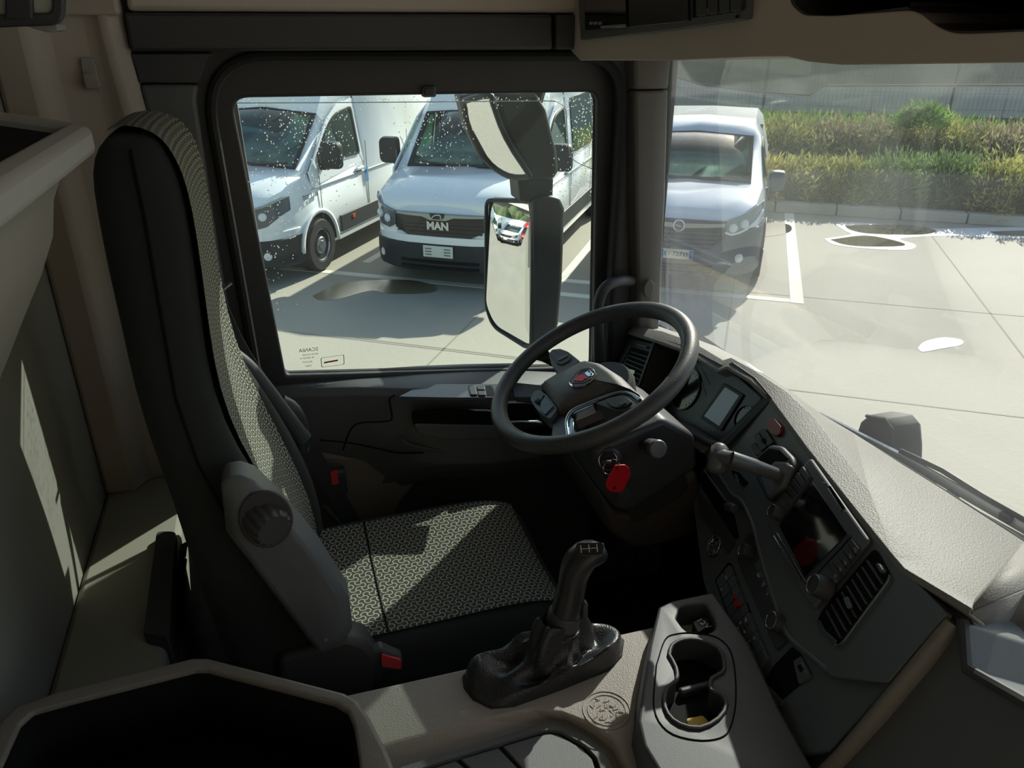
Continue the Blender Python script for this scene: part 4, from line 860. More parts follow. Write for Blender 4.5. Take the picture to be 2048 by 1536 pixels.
b2 = MB(); b2.box(on(672, 962, y=1.665), (.05, .03, .07)); bq = mk('buckle', b2, m_black, sb, bevel=.006); mk('buckle_button', MB().box(on(669, 955, y=1.645), (.016, .008, .034)), M('buckle_red', (222, 62, 70), .45), bq, label='red release button')
mk('anchor_strap', MB().tube(spline([on(u, v, y=1.56) for u, v in ((648, 1012), (668, 1036), (694, 1062))], 4), .006, 6), m_belt, sb)
# ================================================================ STEERING WHEEL AND COLUMN
th = math.radians(27.5); wc = on(1181, 745, y=1.30)
FW = Fr(wc, (0, -1, 0), (math.cos(th), 0, math.sin(th)))
sw_ = thing('steering_wheel', wc, 'four-spoke black steering wheel with a griffin badge on its hub', 'steering wheel')
def fw(nm, pix, mat, c0, c1, r=.004, par=None, bevel=.002, seg=2, **k):
    m_ = MB(); slab(m_, FW, pix, c0, c1, r); return mk(nm, m_, mat, par or sw_, bevel=bevel, seg=seg, **k)
m_rimw = M('wheel_leatherette', (66, 68, 70), .45, grain=.5, gs=700, gd=.0006)
rm = MB(); rm.tube([FW.p(.205 * math.cos(2 * math.pi * k / 72), .205 * math.sin(2 * math.pi * k / 72)) for k in range(72)], .0172, 16, closed=True); mk('rim', rm, m_rimw, sw_, smooth=80)
# worn glossy patch at the top of the rim
wp_ = []
for k in range(12):
    a = math.radians(70 - 3.8 * k); wp_.append(a)
wm_ = MB(); rg = random.Random(2)
rw = []
for a in wp_:
    e = FW.ex * math.cos(a) + FW.ey * math.sin(a); b0 = .55 + rg.uniform(-.12, .12); b1 = .95 + rg.uniform(-.15, .15)
    rw.append([FW.p(.205 * math.cos(a), .205 * math.sin(a)) + (e * math.cos(t) * -1 + FW.ez * math.sin(t)) * .01735 for t in (math.pi / 2 + b0 - 1.1, math.pi / 2 + (b0 + b1) / 2 - 1.1, math.pi / 2 + b1 - 1.0)])
mk('worn_patch', wm_.grid(rw), M('worn_gloss', (14, 14, 15), .25), sw_, fix=False)
# hub pad: domed
hp_ = [(1083, 771), (1116, 751), (1160, 728), (1175, 725), (1205, 731), (1243, 755), (1279, 790), (1243, 783), (1224, 787), (1186, 800), (1141, 819), (1118, 826), (1099, 800)]
o0 = [FW.at(u, v, -.012) for u, v in hp_]; oc = sum(o0, V()) / len(o0)
hb = MB(); hb.loft([[p - FW.ez * .05 for p in o0], o0, [p.lerp(oc, .12) + FW.ez * .012 for p in o0], [p.lerp(oc, .35) + FW.ez * .020 for p in o0], [p.lerp(oc, .7) + FW.ez * .023 for p in o0]])
mk('hub_pad', hb, M('hub_grain', (92, 92, 92), .5, grain=.7, gs=600, gd=.0008), sw_, bevel=.004, smooth=60)
# badge: ring, dark disc, red griffin head, silver crown
bc = FW.at(1166, 756, .0115); be = (FW.ex + FW.ey * -.05).normalized(); bf = FW.ez.cross(be)
bd = mk('badge', MB().prism(circ(bc, be, bf, .027, 28, .0265), FW.ez * .0015), M('badge_navy', (34, 38, 58), .3), sw_)
mk('badge_ring', MB().tube(circ(bc + FW.ez * .001, be, bf, .0275, 30), .0019, 6, closed=True), m_chrome, bd)
shp = [(-.021, .010), (-.010, .020), (.010, .020), (.021, .010), (.018, -.006), (0, -.023), (-.018, -.006)]
mk('badge_shield', MB().tube([bc + FW.ez * .002 + be * a + bf * b for a, b in shp], .0011, 5, closed=True), m_chrome, bd)
gr_ = [(-.014, -.010), (-.005, -.017), (.006, -.010), (.013, -.005), (.009, .001), (.014, .005), (.004, .008), (-.003, .006), (-.010, .001)]
mk('griffin', MB().prism([bc + be * a + bf * b + FW.ez * .0015 for a, b in gr_], FW.ez * .0012), m_red, bd, label='red griffin head')
mk('crown', MB().prism([bc + be * a + bf * b + FW.ez * .0015 for a, b in ((-.008, .008), (.009, .010), (.012, .018), (.006, .014), (.002, .0195), (-.003, .014), (-.010, .017))], FW.ez * .0012), m_chrome, bd)
# spokes
def spoke(a0, a1, wa, wb2, c=-.02):
    m_ = MB(); A = [FW.at(u, v, c) for u, v in a0]; Bq = [FW.at(u, v, -.004) for u, v in a1]
    m_.loft([[A[0], A[1], A[1] - FW.ez * .022, A[0] - FW.ez * .022], [Bq[0], Bq[1], Bq[1] - FW.ez * .014, Bq[0] - FW.ez * .014]]); return mk('spoke', m_, m_black, sw_, bevel=.005, seg=3)
spoke(((1086, 769), (1092, 796)), ((1018, 762), (1026, 796)), 0, 0)
spoke(((1106, 834), (1132, 822)), ((1100, 880), (1146, 872)), 0, 0)
spoke(((1124, 747), (1102, 716)), ((1090, 690), (1062, 712)), 0, 0)
spoke(((1268, 800), (1262, 812)), ((1318, 800), (1300, 822)), 0, 0)
# switch pods
pod1 = fw('switch_pod', [(1097, 708), (1104, 699), (1120, 697), (1136, 703), (1160, 722), (1118, 749), (1102, 728)], m_char, -.04, .002, .004, bevel=.004)
fw('pod_key', [(1102, 710), (1110, 701), (1125, 703), (1137, 708), (1142, 714), (1138, 721), (1123, 729), (1113, 726)], m_black, .0, .005, .003, pod1)
fw('pod_rib', [(1114, 718), (1134, 708), (1136, 711), (1117, 721)], M('pod_rib', (86, 94, 100), .4), .004, .007, .001, pod1)
pod2 = fw('switch_pod', [(1060, 798), (1067, 783), (1078, 779), (1093, 789), (1107, 806), (1115, 818), (1100, 838), (1086, 831), (1070, 815)], m_fascia, -.04, -.006, .005, bevel=.004)
fw('pod_key', [(1072, 789), (1079, 783), (1088, 789), (1081, 800), (1073, 796)], m_char, -.007, -.002, .002, pod2)
fw('pod_key', [(1072, 800), (1080, 803), (1077, 808), (1068, 803)], m_pit, -.007, -.003, .001, pod2)
fw('pod_key', [(1082, 803), (1090, 793), (1107, 812), (1090, 829), (1080, 820)], M('pod_plate', (66, 76, 82), .35), -.007, -.003, .003, pod2)
pod3 = fw('switch_pod', [(1191, 806), (1217, 796), (1244, 789), (1260, 792), (1276, 803), (1271, 812), (1246, 822), (1228, 820)], m_char, -.045, -.002, .004, bevel=.004)
fw('pod_key', [(1212, 803), (1232, 793), (1252, 794), (1264, 803), (1252, 812), (1232, 815), (1222, 812)], m_black, -.003, .003, .003, pod3)
fw('pod_key', [(1235, 806), (1248, 800), (1252, 805), (1242, 811)], M('pod_key_grey', (70, 76, 80), .4), .002, .006, .002, pod3)
# metal trims
ch = MB(); ch.tube(spline([FW.at(u, v, -.004) for u, v in ((1136, 872), (1133, 846), (1139, 829), (1152, 818), (1188, 803), (1226, 789), (1246, 785), (1264, 790), (1280, 801))], 5), .0042, 8); mk('metal_trim', ch, m_satin, sw_, smooth=80)
cb = MB(); a = [FW.at(u, v, -.006) for u, v in ((1131, 842), (1141, 830), (1148, 838), (1146, 866), (1138, 876), (1130, 868))]; cb.prism(a, FW.ez * -.03); mk('metal_trim', cb, m_satin, sw_, bevel=.002)
a = [FW.at(u, v, -.012) for u, v in ((1142, 830), (1188, 811), (1187, 800), (1150, 817))]; mk('metal_trim', MB().prism(a, FW.ez * -.02), m_satin, sw_, bevel=.002)
ch = MB(); ch.tube([FW.at(u, v, -.009) for u, v in ((1084, 771), (1117, 750), (1138, 738), (1160, 726))], .0034, 8); mk('metal_trim', ch, m_satin, sw_, smooth=80)
mk('hub_base', MB().lathe([(.062, -.10), (.075, -.05), (.07, -.03)], wc, FW.ez, 24), m_black, sw_, bevel=.004)
# column
col = thing('steering_column', wc - FW.ez * .2, 'black steering column shroud with stalks and ignition lock', 'steering column')
ax = -FW.ez
sh = MB(); rings = []
for h, a, b, off in ((.095, .055, .05, 0), (.13, .075, .062, 0), (.21, .085, .075, -.005), (.32, .085, .08, -.01), (.36, .07, .07, -.01)):
    o = wc + ax * h + FW.ey * off; rings.append(rnd([o + FW.ex * (a * i) + FW.ey * (b * j) for i, j in ((-1, -1), (1, -1), (1, 1), (-1, 1))], .025, 3))
mk('shroud', sh.loft(rings), m_black, col, bevel=.006)
lo = [(1186, 902), (1240, 876), (1330, 838), (1392, 872), (1396, 938), (1262, 1026), (1232, 1022), (1206, 985)]
l_ = MB(); l_.loft([[on(u, v, y=1.19) for u, v in lo], [p + C(0, .24, -.005) for p in [on(u, v, y=1.19) for u, v in lo]]]); mk('lower_shroud', l_, m_black, col, bevel=.012, seg=3)
kp = [(1202, 985), (1235, 1024), (1262, 1030), (1396, 944), (1418, 1060), (1330, 1092), (1262, 1098), (1222, 1066)]
l_ = MB(); a = [on(u, v, y=1.22) for u, v in kp]; l_.loft([a, [p + C(0, .30, 0) for p in a]]); mk('knee_panel', l_, M('knee_plastic', (70, 64, 60), .6, grain=.3), col, bevel=.02, seg=3)
lk = MB(); o = on(1217, 919, y=1.185); axl = C(-.5, -.78, .35).normalized(); lk.lathe([(.026, -.03), (.026, .002), (.022, .008), (.017, .008), (.016, .002), (.002, .002)], o, axl, 24); mk('ignition_lock', lk, m_black, col)
mk('lock_ring', MB().tube(circ(o + axl * .009, axl.orthogonal().normalized(), axl.cross(axl.orthogonal().normalized()), .0175, 24), .0018, 6, closed=True), m_satin, col)
st = MB(); p0, p1 = wc + ax * .16 + FW.ex * .05, on(1316, 898, y=1.13); st.tube([p0, p0.lerp(p1, .7), p0.lerp(p1, .72), p1], [.010, .011, .0165, .0175], 14); mk('stalk', st, m_black, col, bevel=.002)
e = (p1 - p0).normalized(); mk('stalk_cap', MB().lathe([(.0175, -.014), (.0182, 0), (.016, .003), (.003, .004)], p1, e, 18), M('stalk_grey', (96, 97, 98), .4), col)
# key with red tag
key = thing('ignition_key', o, 'black ignition key turned in the lock with split ring', 'key')
mk('blade', MB().box(o + axl * .02, (.03, .006, .018), axl, C(0, .35, 1)), m_black, key, bevel=.002)
kr = o + axl * .032 + C(.01, 0, -.012); mk('split_ring', MB().tube(circ(kr, C(.8, -.2, .2).normalized(), C(-.1, -.1, -1).normalized(), .015, 20), .001, 6, closed=True), m_chrome, key)
mk('fob', MB().prism(rnd([on(u, v, y=1.16) for u, v in ((1232, 978), (1246, 972), (1262, 985), (1258, 1004), (1240, 1000))], .004, 3), (0, .012, 0)), m_black, key, bevel=.003)
tg = thing('key_tag', on(1236, 980, y=1.13), 'red plastic key tag with a small hole hanging from the ignition', 'key tag')
tl = rnd([on(u, v, y=1.135) for u, v in ((1230, 931), (1251, 930), (1260, 938), (1261, 950), (1247, 982), (1238, 985), (1222, 984), (1213, 976), (1213, 964))], .003, 2)
to = mk('plate', MB().prism(tl, (0, .003, 0)), M('tag_red', (196, 16, 28), .45), tg, bevel=.0008)
mk('eyelet', MB().prism(circ(on(1229, 976, y=1.1345), C(1, 0, 0), C(0, 0, 1), .0028, 12), (0, .001, 0)), m_pit, tg)
mk('loop', MB().tube(circ(on(1237, 932, y=1.137), C(.5, .6, .3).normalized(), C(0, .3, -1).normalized(), .008, 16), .0009, 6, closed=True), m_chrome, tg)
# ================================================================ DASHBOARD
s25, c25 = math.sin(math.radians(25)), math.cos(math.radians(25))
FP = Fr(C(.89, 1.13, -.65), (-.266, -.964, 0), (.964 * s25, -.266 * s25, c25))      # centre stack, turned to the driver
CP = Fr(C(.90, 1.30, -.76), (0, -1, 0), (s25, 0, c25))                              # instrument plane
dash = thing('dashboard', C(.9, .9, -1.5), 'dark wrap-around dashboard with grained pale-lit top running below the windscreen', 'dashboard')
def fp(nm, pix, mat, c0, c1, r=.003, par=None, bevel=.0015, seg=2, fr=FP, **k):
    m_ = MB(); slab(m_, fr, pix, c0, c1, r); return mk(nm, m_, mat, par or dash, bevel=bevel, seg=seg, **k)
def lp2(a, b, t): return (a[0] + (b[0] - a[0]) * t, a[1] + (b[1] - a[1]) * t)
def cells(q, n, gap=.06, g2=.0):       # split a picture quad A,B,C,D along A->D / B->C into n cells
    A, Bq, Cq, D = q; out = []
    for k in range(n):
        t0, t1 = (k + gap) / n, (k + 1 - gap) / n
        a, b, c_, d = lp2(A, D, t0), lp2(Bq, Cq, t0), lp2(Bq, Cq, t1), lp2(A, D, t1)
        out.append([lp2(a, b, g2), lp2(a, b, 1 - g2), lp2(d, c_, 1 - g2), lp2(d, c_, g2)])
    return out
mk('firewall', MB().box(C(1.03, .66, -1.18), (.06, 2.25, .84)), m_pit, dash)
# carrier behind the fascia
cb_ = [(1538, 797), (1600, 868), (1700, 998), (1790, 1122), (1848, 1178), (1897, 1226), (1870, 1262), (1760, 1390), (1655, 1503), (1560, 1518), (1478, 1400), (1405, 1160), (1385, 1000), (1420, 905)]
fasc = fp('lower_fascia', cb_, m_fascia, -.16, 0, .004, bevel=.006)
up_ = [(1541, 801), (1600, 871), (1700, 1001), (1788, 1122), (1846, 1178), (1893, 1226), (1860, 1265), (1775, 1365), (1660, 1352), (1620, 1312), (1572, 1267), (1545, 1190), (1509, 1062), (1497, 1030), (1463, 988), (1426, 928)]
upf = fp('upper_fascia', up_, m_fascia, 0, .012, .006, bevel=.003)
rl = MB(); rl.tube(spline([FP.at(u, v, .011) for u, v in ((1424, 926), (1462, 986), (1481, 1000), (1497, 1028), (1509, 1060), (1520, 1105), (1545, 1188), (1572, 1265), (1620, 1310), (1655, 1340))], 5), .0048, 8, flat=.8); mk('trim_rail', rl, M('rail_grey', (96, 100, 106), .4), dash, smooth=80)
# infotainment unit
inf = fp('infotainment_unit', [(1620, 915), (1737, 1080), (1625, 1217), (1600, 1182), (1534, 1046), (1546, 1008)], m_char, .012, .020, .006, bevel=.003)
scr = fp('screen', [(1624, 962), (1694, 1067), (1610, 1156), (1557, 1051)], m_gloss, .019, .0215, .004, inf)
fp('screen_surround', [(1612, 958), (1624, 955), (1560, 1042), (1552, 1030)], m_black, .019, .0225, .002, inf)
fp('screen_surround', [(1697, 1066), (1702, 1072), (1618, 1163), (1611, 1157)], m_black, .019, .0225, .002, inf)
for k, q in enumerate(cells([(1703, 1076), (1719, 1098), (1671, 1160), (1651, 1133)], 5, .05)):
    b_ = fp('menu_key', q, m_black, .019, .0245, .003, inf)
for k, q in enumerate(cells([(1605, 931), (1620, 953), (1576, 1013), (1561, 990)], 5, .06)): fp('menu_key', q, m_black, .019, .0240, .003, inf)
for k, q in enumerate(cells([(1709, 1085), (1720, 1100), (1668, 1163), (1661, 1153)], 5, .3, .25)): fp('key_mark', [lp2(q[0], q[3], .1), q[1], q[2], lp2(q[0], q[3], .4)], m_grey, .024, .0249, 0, inf, 0)
fp('card_slot', [(1655, 974), (1660, 971), (1690, 1016), (1684, 1021)], m_pit, .019, .0205, .001, inf)
fp('slot_cover', [(1652, 978), (1655, 975), (1684, 1020), (1680, 1023)], M('slot_cover', (92, 97, 100), .4), .019, .022, .001, inf)
text('slot_mark', 'x2', FP.at(1647, 967, .0205), FP.ex, FP.ey, .008, m_grey, inf); text('slot_mark', 'x1', FP.at(1689, 1024, .0205), FP.ex, FP.ey, .008, m_grey, inf)
mk('metal_strip', MB().tube([FP.at(1555, 1067, .022), FP.at(1612, 1166, .022)], .0022, 6), m_satin, inf)
mk('metal_strip', MB().tube([FP.at(1548, 1072, .021), FP.at(1563, 1098, .021)], .0016, 6), m_satin, inf); mk('metal_strip', MB().tube([FP.at(1585, 1130, .021), FP.at(1602, 1160, .021)], .0016, 6), m_satin, inf)
text('unit_mark', 'RADIO NAVIGATION', FP.at(1573, 1115, .0206), FP.ex, FP.ey, .0055, m_grey, inf)
def knob(pxc, r, h, fr=FP, c=.018, par=None, nm='knob', ring=True):
    o = fr.at(pxc[0], pxc[1], c + h); o = o - fr.ez * h
    k = mk(nm, MB().lathe([(r * 1.12, 0), (r * 1.05, h * .25), (r, h * .9), (r * .94, h), (r * .7, h), (r * .68, h * .94), (.001, h * .94)], o, fr.ez, 26), m_black, par or dash)
    if ring: mk('knob_ring', MB().tube(circ(o + fr.ez * h, fr.ex, fr.ey, r * .88, 26), .0009, 5, closed=True), m_satin, k)
    return k
knob((1543, 1021), .0125, .020, par=inf); knob((1626, 1168), .0165, .024, par=inf)
# near vent
vent = fp('air_vent', [(1747, 1097), (1757, 1104), (1780, 1147), (1777, 1159), (1682, 1289), (1667, 1292), (1638, 1263), (1633, 1246), (1642, 1222)], m_pit, .012, .0135, .006)
V0, V1, V2, V3 = (1741, 1114), (1772, 1160), (1676, 1284), (1648, 1230)
for k in range(9):
    t = (k + .6) / 9.2; a, b = FP.at(*lp2(V0, V3, t), .0155), FP.at(*lp2(V1, V2, t), .0155)
    mk('slat', MB().box((a + b) / 2 - FP.ez * .004, ((a - b).length, .0016, .012), (b - a), FP.ey), m_char, vent)
mk('vent_rim', MB().tube(spline([FP.at(u, v, .016) for u, v in ((1779, 1150), (1770, 1170), (1720, 1237), (1684, 1285), (1670, 1291))], 4), .0016, 6), m_satin, vent)
fp('vent_corner', [(1633, 1244), (1640, 1240), (1650, 1260), (1674, 1282), (1668, 1292), (1638, 1264)], m_satin, .012, .0165, .001, vent, bevel=.0008)
fp('vent_tab', [(1686, 1196), (1695, 1193), (1704, 1213), (1699, 1218), (1694, 1216)], m_satin, .014, .024, .001, vent)
fp('vent_wheel', [(1751, 1128), (1757, 1126), (1765, 1140), (1760, 1145)], m_char, .014, .022, .002, vent)
# hazard button, rockers, lever housing
fp('hazard_button', [(1532, 840), (1538, 836), (1549, 838), (1561, 852), (1561, 866), (1553, 872), (1541, 868), (1534, 856)], m_dred, .012, .019, .004, bevel=.003, label='dark red hazard warning button')
for q in ([(1517, 861), (1529, 857), (1546, 884), (1535, 893)], [(1507, 873), (1515, 863), (1533, 893), (1521, 902)], [(1500, 892), (1508, 884), (1524, 905), (1512, 912)]): fp('rocker_switch', q, m_black, .012, .019, .003)
fp('switch_mark', [(1521, 880), (1528, 875), (1532, 882), (1526, 887)], m_pit, .018, .0205, .0005, bevel=0)
hs2 = [(1540, 888), (1561, 891), (1583, 914), (1585, 932), (1567, 975), (1532, 1001), (1510, 956), (1508, 915)]
hsg = fp('lever_housing', hs2, m_black, .006, .030, .008, bevel=.006, seg=3)
fp('lever_well', [(1538, 896), (1560, 900), (1576, 916), (1572, 922), (1548, 921), (1520, 948), (1513, 918)], m_pit, .028, .0315, .003, hsg)
hl_ = [FP.at(u, v, .033) for u, v in ((1518, 952), (1548, 922), (1574, 924), (1582, 932), (1564, 972), (1534, 996))]; hm = MB(); hm.prism(hl_, FP.ez * -.012); mk('lever_cover', hm, m_char, hsg, bevel=.004)
lev = thing('brake_lever', FP.at(1535, 945, .03), 'grey-topped black parking brake lever sticking out of its dashboard housing', 'lever')
m_lev = M('lever_grip', (92, 92, 92), .32, grain=.2)
l0, l1, l2 = FP.at(1560, 952, .028), FP.at(1512, 934, .075), FP.at(1462, 917, .12)
mk('shaft', MB().tube([l0, l1, l1.lerp(l2, .02), l2], [.0115, .0125, .0135, .0135], 14), m_lev, lev, smooth=60)
g0, g1 = FP.at(1441, 889, .125), FP.at(1431, 945, .125)
mk('grip', MB().tube([g0, g0.lerp(g1, .12), g0.lerp(g1, .5), g0.lerp(g1, .88), g1], [.009, .0155, .0165, .0155, .010], 14), m_lev, lev, smooth=80)
mk('grip_band', MB().tube([l2.lerp(l1, .12), g0.lerp(g1, .45)], [.0138, .0150], 14), m_lev, lev)
# lower tier, driver side: slot, pocket, hook, medallion
fp('storage_pocket', [(1405, 938), (1418, 945), (1468, 1030), (1478, 1075), (1470, 1080), (1418, 1000), (1396, 962)], m_pit, 0, .0015, .004)
fp('pocket_edge', [(1406, 940), (1409, 938), (1452, 998), (1449, 1001)], m_grey, 0, .004, .0005, bevel=.0008)
fp('pocket_lid', [(1395, 985), (1420, 1010), (1470, 1085), (1455, 1108), (1400, 1030)], m_black, -.004, .003, .005)
fp('info_plate', [(1463, 940), (1478, 945), (1496, 965), (1486, 974), (1468, 955)], m_gloss, .011, .0145, .002)
text('plate_mark', 'P Brake', FP.at(1474, 957, .0152), FP.ex, FP.ey, .009, m_grey, dash)
hk2 = MB(); hk2.tube([FP.at(1470, 1018, .01), FP.at(1462, 1014, .035)], .007, 10); hk2_ = mk('bag_hook', hk2, m_black, dash); mk('hook_tip', MB().tube([FP.at(1454, 1012, .036), FP.at(1470, 1018, .036)], .009, 10), m_black, hk2_, bevel=.003)
md_ = thing('medallion', FP.at(1428, 1092, 0), 'round silver embossed medallion stuck on the lower dashboard', 'medallion')
mo_ = FP.at(1428, 1092, .003); mk('disc', MB().lathe([(.0225, -.006), (.0225, 0), (.020, .0012), (.001, .0012)], mo_, FP.ez, 28), M('silver_dark', (128, 130, 132), .3, metal=1), md_)
mk('disc_rim', MB().tube(circ(mo_ + FP.ez * .001, FP.ex, FP.ey, .0218, 30), .0014, 6, closed=True), m_chrome, md_)
rg = random.Random(11); rb = MB()
for k in range(60):
    a = rg.uniform(0, 6.28); r = .0185 * math.sqrt(rg.random()); q = mo_ + FP.ex * r * math.cos(a) + FP.ey * r * math.sin(a) + FP.ez * .0012; t = rg.uniform(0, 3.14); d = FP.ex * math.cos(t) + FP.ey * math.sin(t)
    rb.tube([q - d * .003, q + d * .003], .0009, 5)
mk('relief', rb, m_chrome, md_, kind='stuff')
# switch bank: two columns
sbk = fp('switch_bank', [(1455, 1124), (1463, 1127), (1537, 1312), (1535, 1322), (1503, 1355), (1497, 1351), (1429, 1160)], m_pit, -.002, .001, .003)
L = cells([(1432, 1160), (1446, 1143), (1518, 1336), (1500, 1350)], 10, .03); Rr = cells([(1447, 1141), (1458, 1129), (1534, 1316), (1519, 1333)], 10, .03)
for k, q in enumerate(L): fp('rocker_switch', q, m_fascia, 0, .007 if k not in (2, 7) else .005, .002, sbk, .0012)
for k, q in enumerate(Rr): fp('rocker_switch', q, m_fascia, 0, .0075 if k not in (4,) else .005, .002, sbk, .0012)
rs = fp('red_switch', [(1466, 1203), (1475, 1199), (1479, 1210), (1471, 1215)], m_red, .006, .010, .002, sbk, label='small red switch cap')
fp('red_mark', [(1465, 1192), (1470, 1188), (1472, 1196), (1467, 1198)], m_red, .006, .0082, .001, sbk, 0)
for (u, v), tx in (((1443, 1178), 'o'), ((1474, 1258), 'P'), ((1481, 1245), '6'), ((1489, 1262), '-o'), ((1491, 1240), 'H'), ((1497, 1283), 'I'), ((1507, 1278), '*'), ((1452, 1155), '==')):
    text('switch_mark', tx, FP.at(u, v, .0082), FP.ex, FP.ey, .010, m_white, sbk)
# climate panel
clm = fp('climate_panel', [(1496, 1066), (1503, 1070), (1590, 1250), (1588, 1262), (1556, 1299), (1549, 1296), (1473, 1122), (1476, 1104)], m_black, 0, .004, .004)
for q in cells([(1509, 1128), (1520, 1117), (1566, 1212), (1552, 1222)], 6, .04): fp('climate_key', q, m_fascia, .003, .008, .002, clm, .001)
for (u, v), tx in (((1517, 1150), 'oo'), ((1526, 1170), '%'), ((1535, 1188), 'x'), ((1544, 1203), '^')): text('climate_mark', tx, FP.at(u, v, .0085), FP.ex, FP.ey, .009, m_white, clm)
knob((1484, 1099), .0125, .020, c=.003, par=clm); knob((1542, 1240), .0155, .024, c=.003, par=clm)
# open cubby with sockets
cub = fp('cubby', [(1584, 1293), (1602, 1308), (1625, 1352), (1597, 1372), (1562, 1401), (1526, 1364), (1548, 1330)], m_pit, 0, .0012, .004)
fp('cubby_lip', [(1512, 1362), (1524, 1362), (1564, 1402), (1557, 1411), (1530, 1392)], m_char, 0, .006, .003, cub, .002)
fp('socket_panel', [(1586, 1322), (1602, 1312), (1622, 1352), (1597, 1368)], m_fascia, 0, .004, .002, cub)
fp('usb_port', [(1594, 1332), (1600, 1328), (1606, 1340), (1600, 1344)], m_pit, .003, .0048, .0005, cub, 0); fp('socket_mark', [(1601, 1325), (1605, 1323), (1610, 1332), (1606, 1334)], m_grey, .003, .0045, 0, cub, 0); fp('socket_mark', [(1608, 1340), (1611, 1338), (1615, 1347), (1612, 1349)], m_grey, .003, .0045, 0, cub, 0)
# ---- instrument cluster
cl = fp('instrument_cluster', [(1318, 690), (1440, 742), (1458, 738), (1524, 796), (1434, 888), (1330, 822), (1275, 800)], M('cluster_face', (30, 34, 37), .3), -.03, .0, .004, fr=CP)
def cp(nm, pix, mat, c0, c1, r=.002, par=cl, bevel=.001): return fp(nm, pix, mat, c0, c1, r, par, bevel, fr=CP)
cp('display_bezel', [(1447, 765), (1487, 789), (1441, 862), (1400, 836)], m_black, -.001, .004, .004)
lc = [(1450, 774), (1478, 791), (1438, 852), (1408, 832)]
cp('display', lc, m_lcd, .003, .0046, .001)
m_tick = M('gauge_print', (84, 90, 94), .6)
def gauge(u, v, r, n, a0, a1, par=cl):
    o = CP.at(u, v, .001); gz = mk('gauge', MB().lathe([(r, -.004), (r, .003), (r * .93, .003), (r * .92, .0005), (.001, .0005)], o, CP.ez, 32), m_gloss, par)
    mk('gauge_ring', MB().tube(circ(o + CP.ez * .003, CP.ex, CP.ey, r * .97, 32), .0008, 5, closed=True), M('gauge_ring', (64, 70, 74), .4), gz)
    tk = MB()
    for k in range(n):
        a = math.radians(a0 + (a1 - a0) * k / (n - 1)); d = CP.ex * math.cos(a) + CP.ey * math.sin(a); tk.tube([o + d * r * .76 + CP.ez * .001, o + d * r * .86 + CP.ez * .001], .0005, 4)
    mk('gauge_ticks', tk, m_tick, gz, kind='stuff')
gauge(1372, 778, .052, 19, 225, -45); gauge(1490, 838, .030, 9, 200, 20); gauge(1356, 712, .022, 7, 200, -20)
cp('glare_line', [(1390, 735), (1392, 734), (1412, 790), (1410, 791)], m_grey, .0, .0012, 0, bevel=0); cp('glare_line', [(1402, 738), (1404, 737), (1420, 768), (1418, 769)], m_grey, .0, .0012, 0, bevel=0)  # glare on the cluster painted as thin grey strips
rim_o = [(1312, 677), (1375, 700), (1438, 738), (1456, 731), (1500, 757), (1534, 795), (1438, 892), (1424, 888), (1330, 832), (1268, 800)]
A = [CP.at(u, v, .07) for u, v in rim_o]; Bq = [CP.at(u, v, .0) for u, v in ((1322, 692), (1378, 716), (1440, 744), (1457, 740), (1495, 766), (1522, 797), (1436, 884), (1424, 880), (1332, 824), (1278, 800))]
ac = sum(A, V()) / len(A); hw = MB(); hw.loft([A, Bq], caps=False); hw.loft([[p + (p - ac).normalized() * .012 - CP.ez * .002 for p in A], A], caps=False); hw.loft([[p + (p - ac).normalized() * .014 - CP.ez * .09 for p in A], [p + (p - ac).normalized() * .012 - CP.ez * .002 for p in A]], caps=False)
mk('cluster_hood', hw, m_black, dash, smooth=50)
lt = MB(); lt.tube(spline([CP.at(u, v, .075) for u, v in ((1440, 890), (1410, 880), (1360, 850), (1330, 832))], 4), .006, 8); mk('lower_trim', lt, m_char, dash)
lt = MB(); lt.prism([CP.at(u, v, .06) for u, v in ((1330, 836), (1345, 836), (1398, 872), (1412, 892), (1400, 905), (1370, 880))], CP.ez * -.06); mk('lower_trim', lt, m_dash, dash, bevel=.004)
lt = MB(); lt.prism([CP.at(u, v, .05) for u, v in ((1404, 900), (1424, 890), (1442, 893), (1428, 932), (1418, 930))], CP.ez * -.06); mk('lower_trim', lt, m_fascia, dash, bevel=.004)
# far vent beside the pillar
vf = fp('air_vent', [(1258, 676), (1312, 689), (1282, 778), (1228, 748), (1230, 738)], m_black, -.04, .060, .005, fr=CP, bevel=.003)
fp('vent_pit', [(1264, 694), (1300, 704), (1276, 768), (1240, 748)], m_pit, .058, .0612, .003, vf, fr=CP)
for k in range(6):
    t = (k + .9) / 6.6; a, b = CP.at(*lp2((1266, 697), (1241, 747), t), .064), CP.at(*lp2((1301, 707), (1277, 766), t), .064)
    mk('slat', MB().box((a + b) / 2 - CP.ez * .004, ((a - b).length, .0022, .012), (b - a), CP.ey), m_char, vf)
fp('vent_tab', [(1257, 737), (1270, 741), (1268, 748), (1255, 744)], m_satin, .06, .070, .001, vf, fr=CP); fp('vent_wheel', [(1274, 687), (1293, 692), (1292, 696), (1273, 691)], m_char, .06, .067, .001, vf, fr=CP)
mk('vent_rim', MB().tube([CP.at(1262, 690, .063), CP.at(1232, 744, .063)], .0022, 6), m_satin, vf)
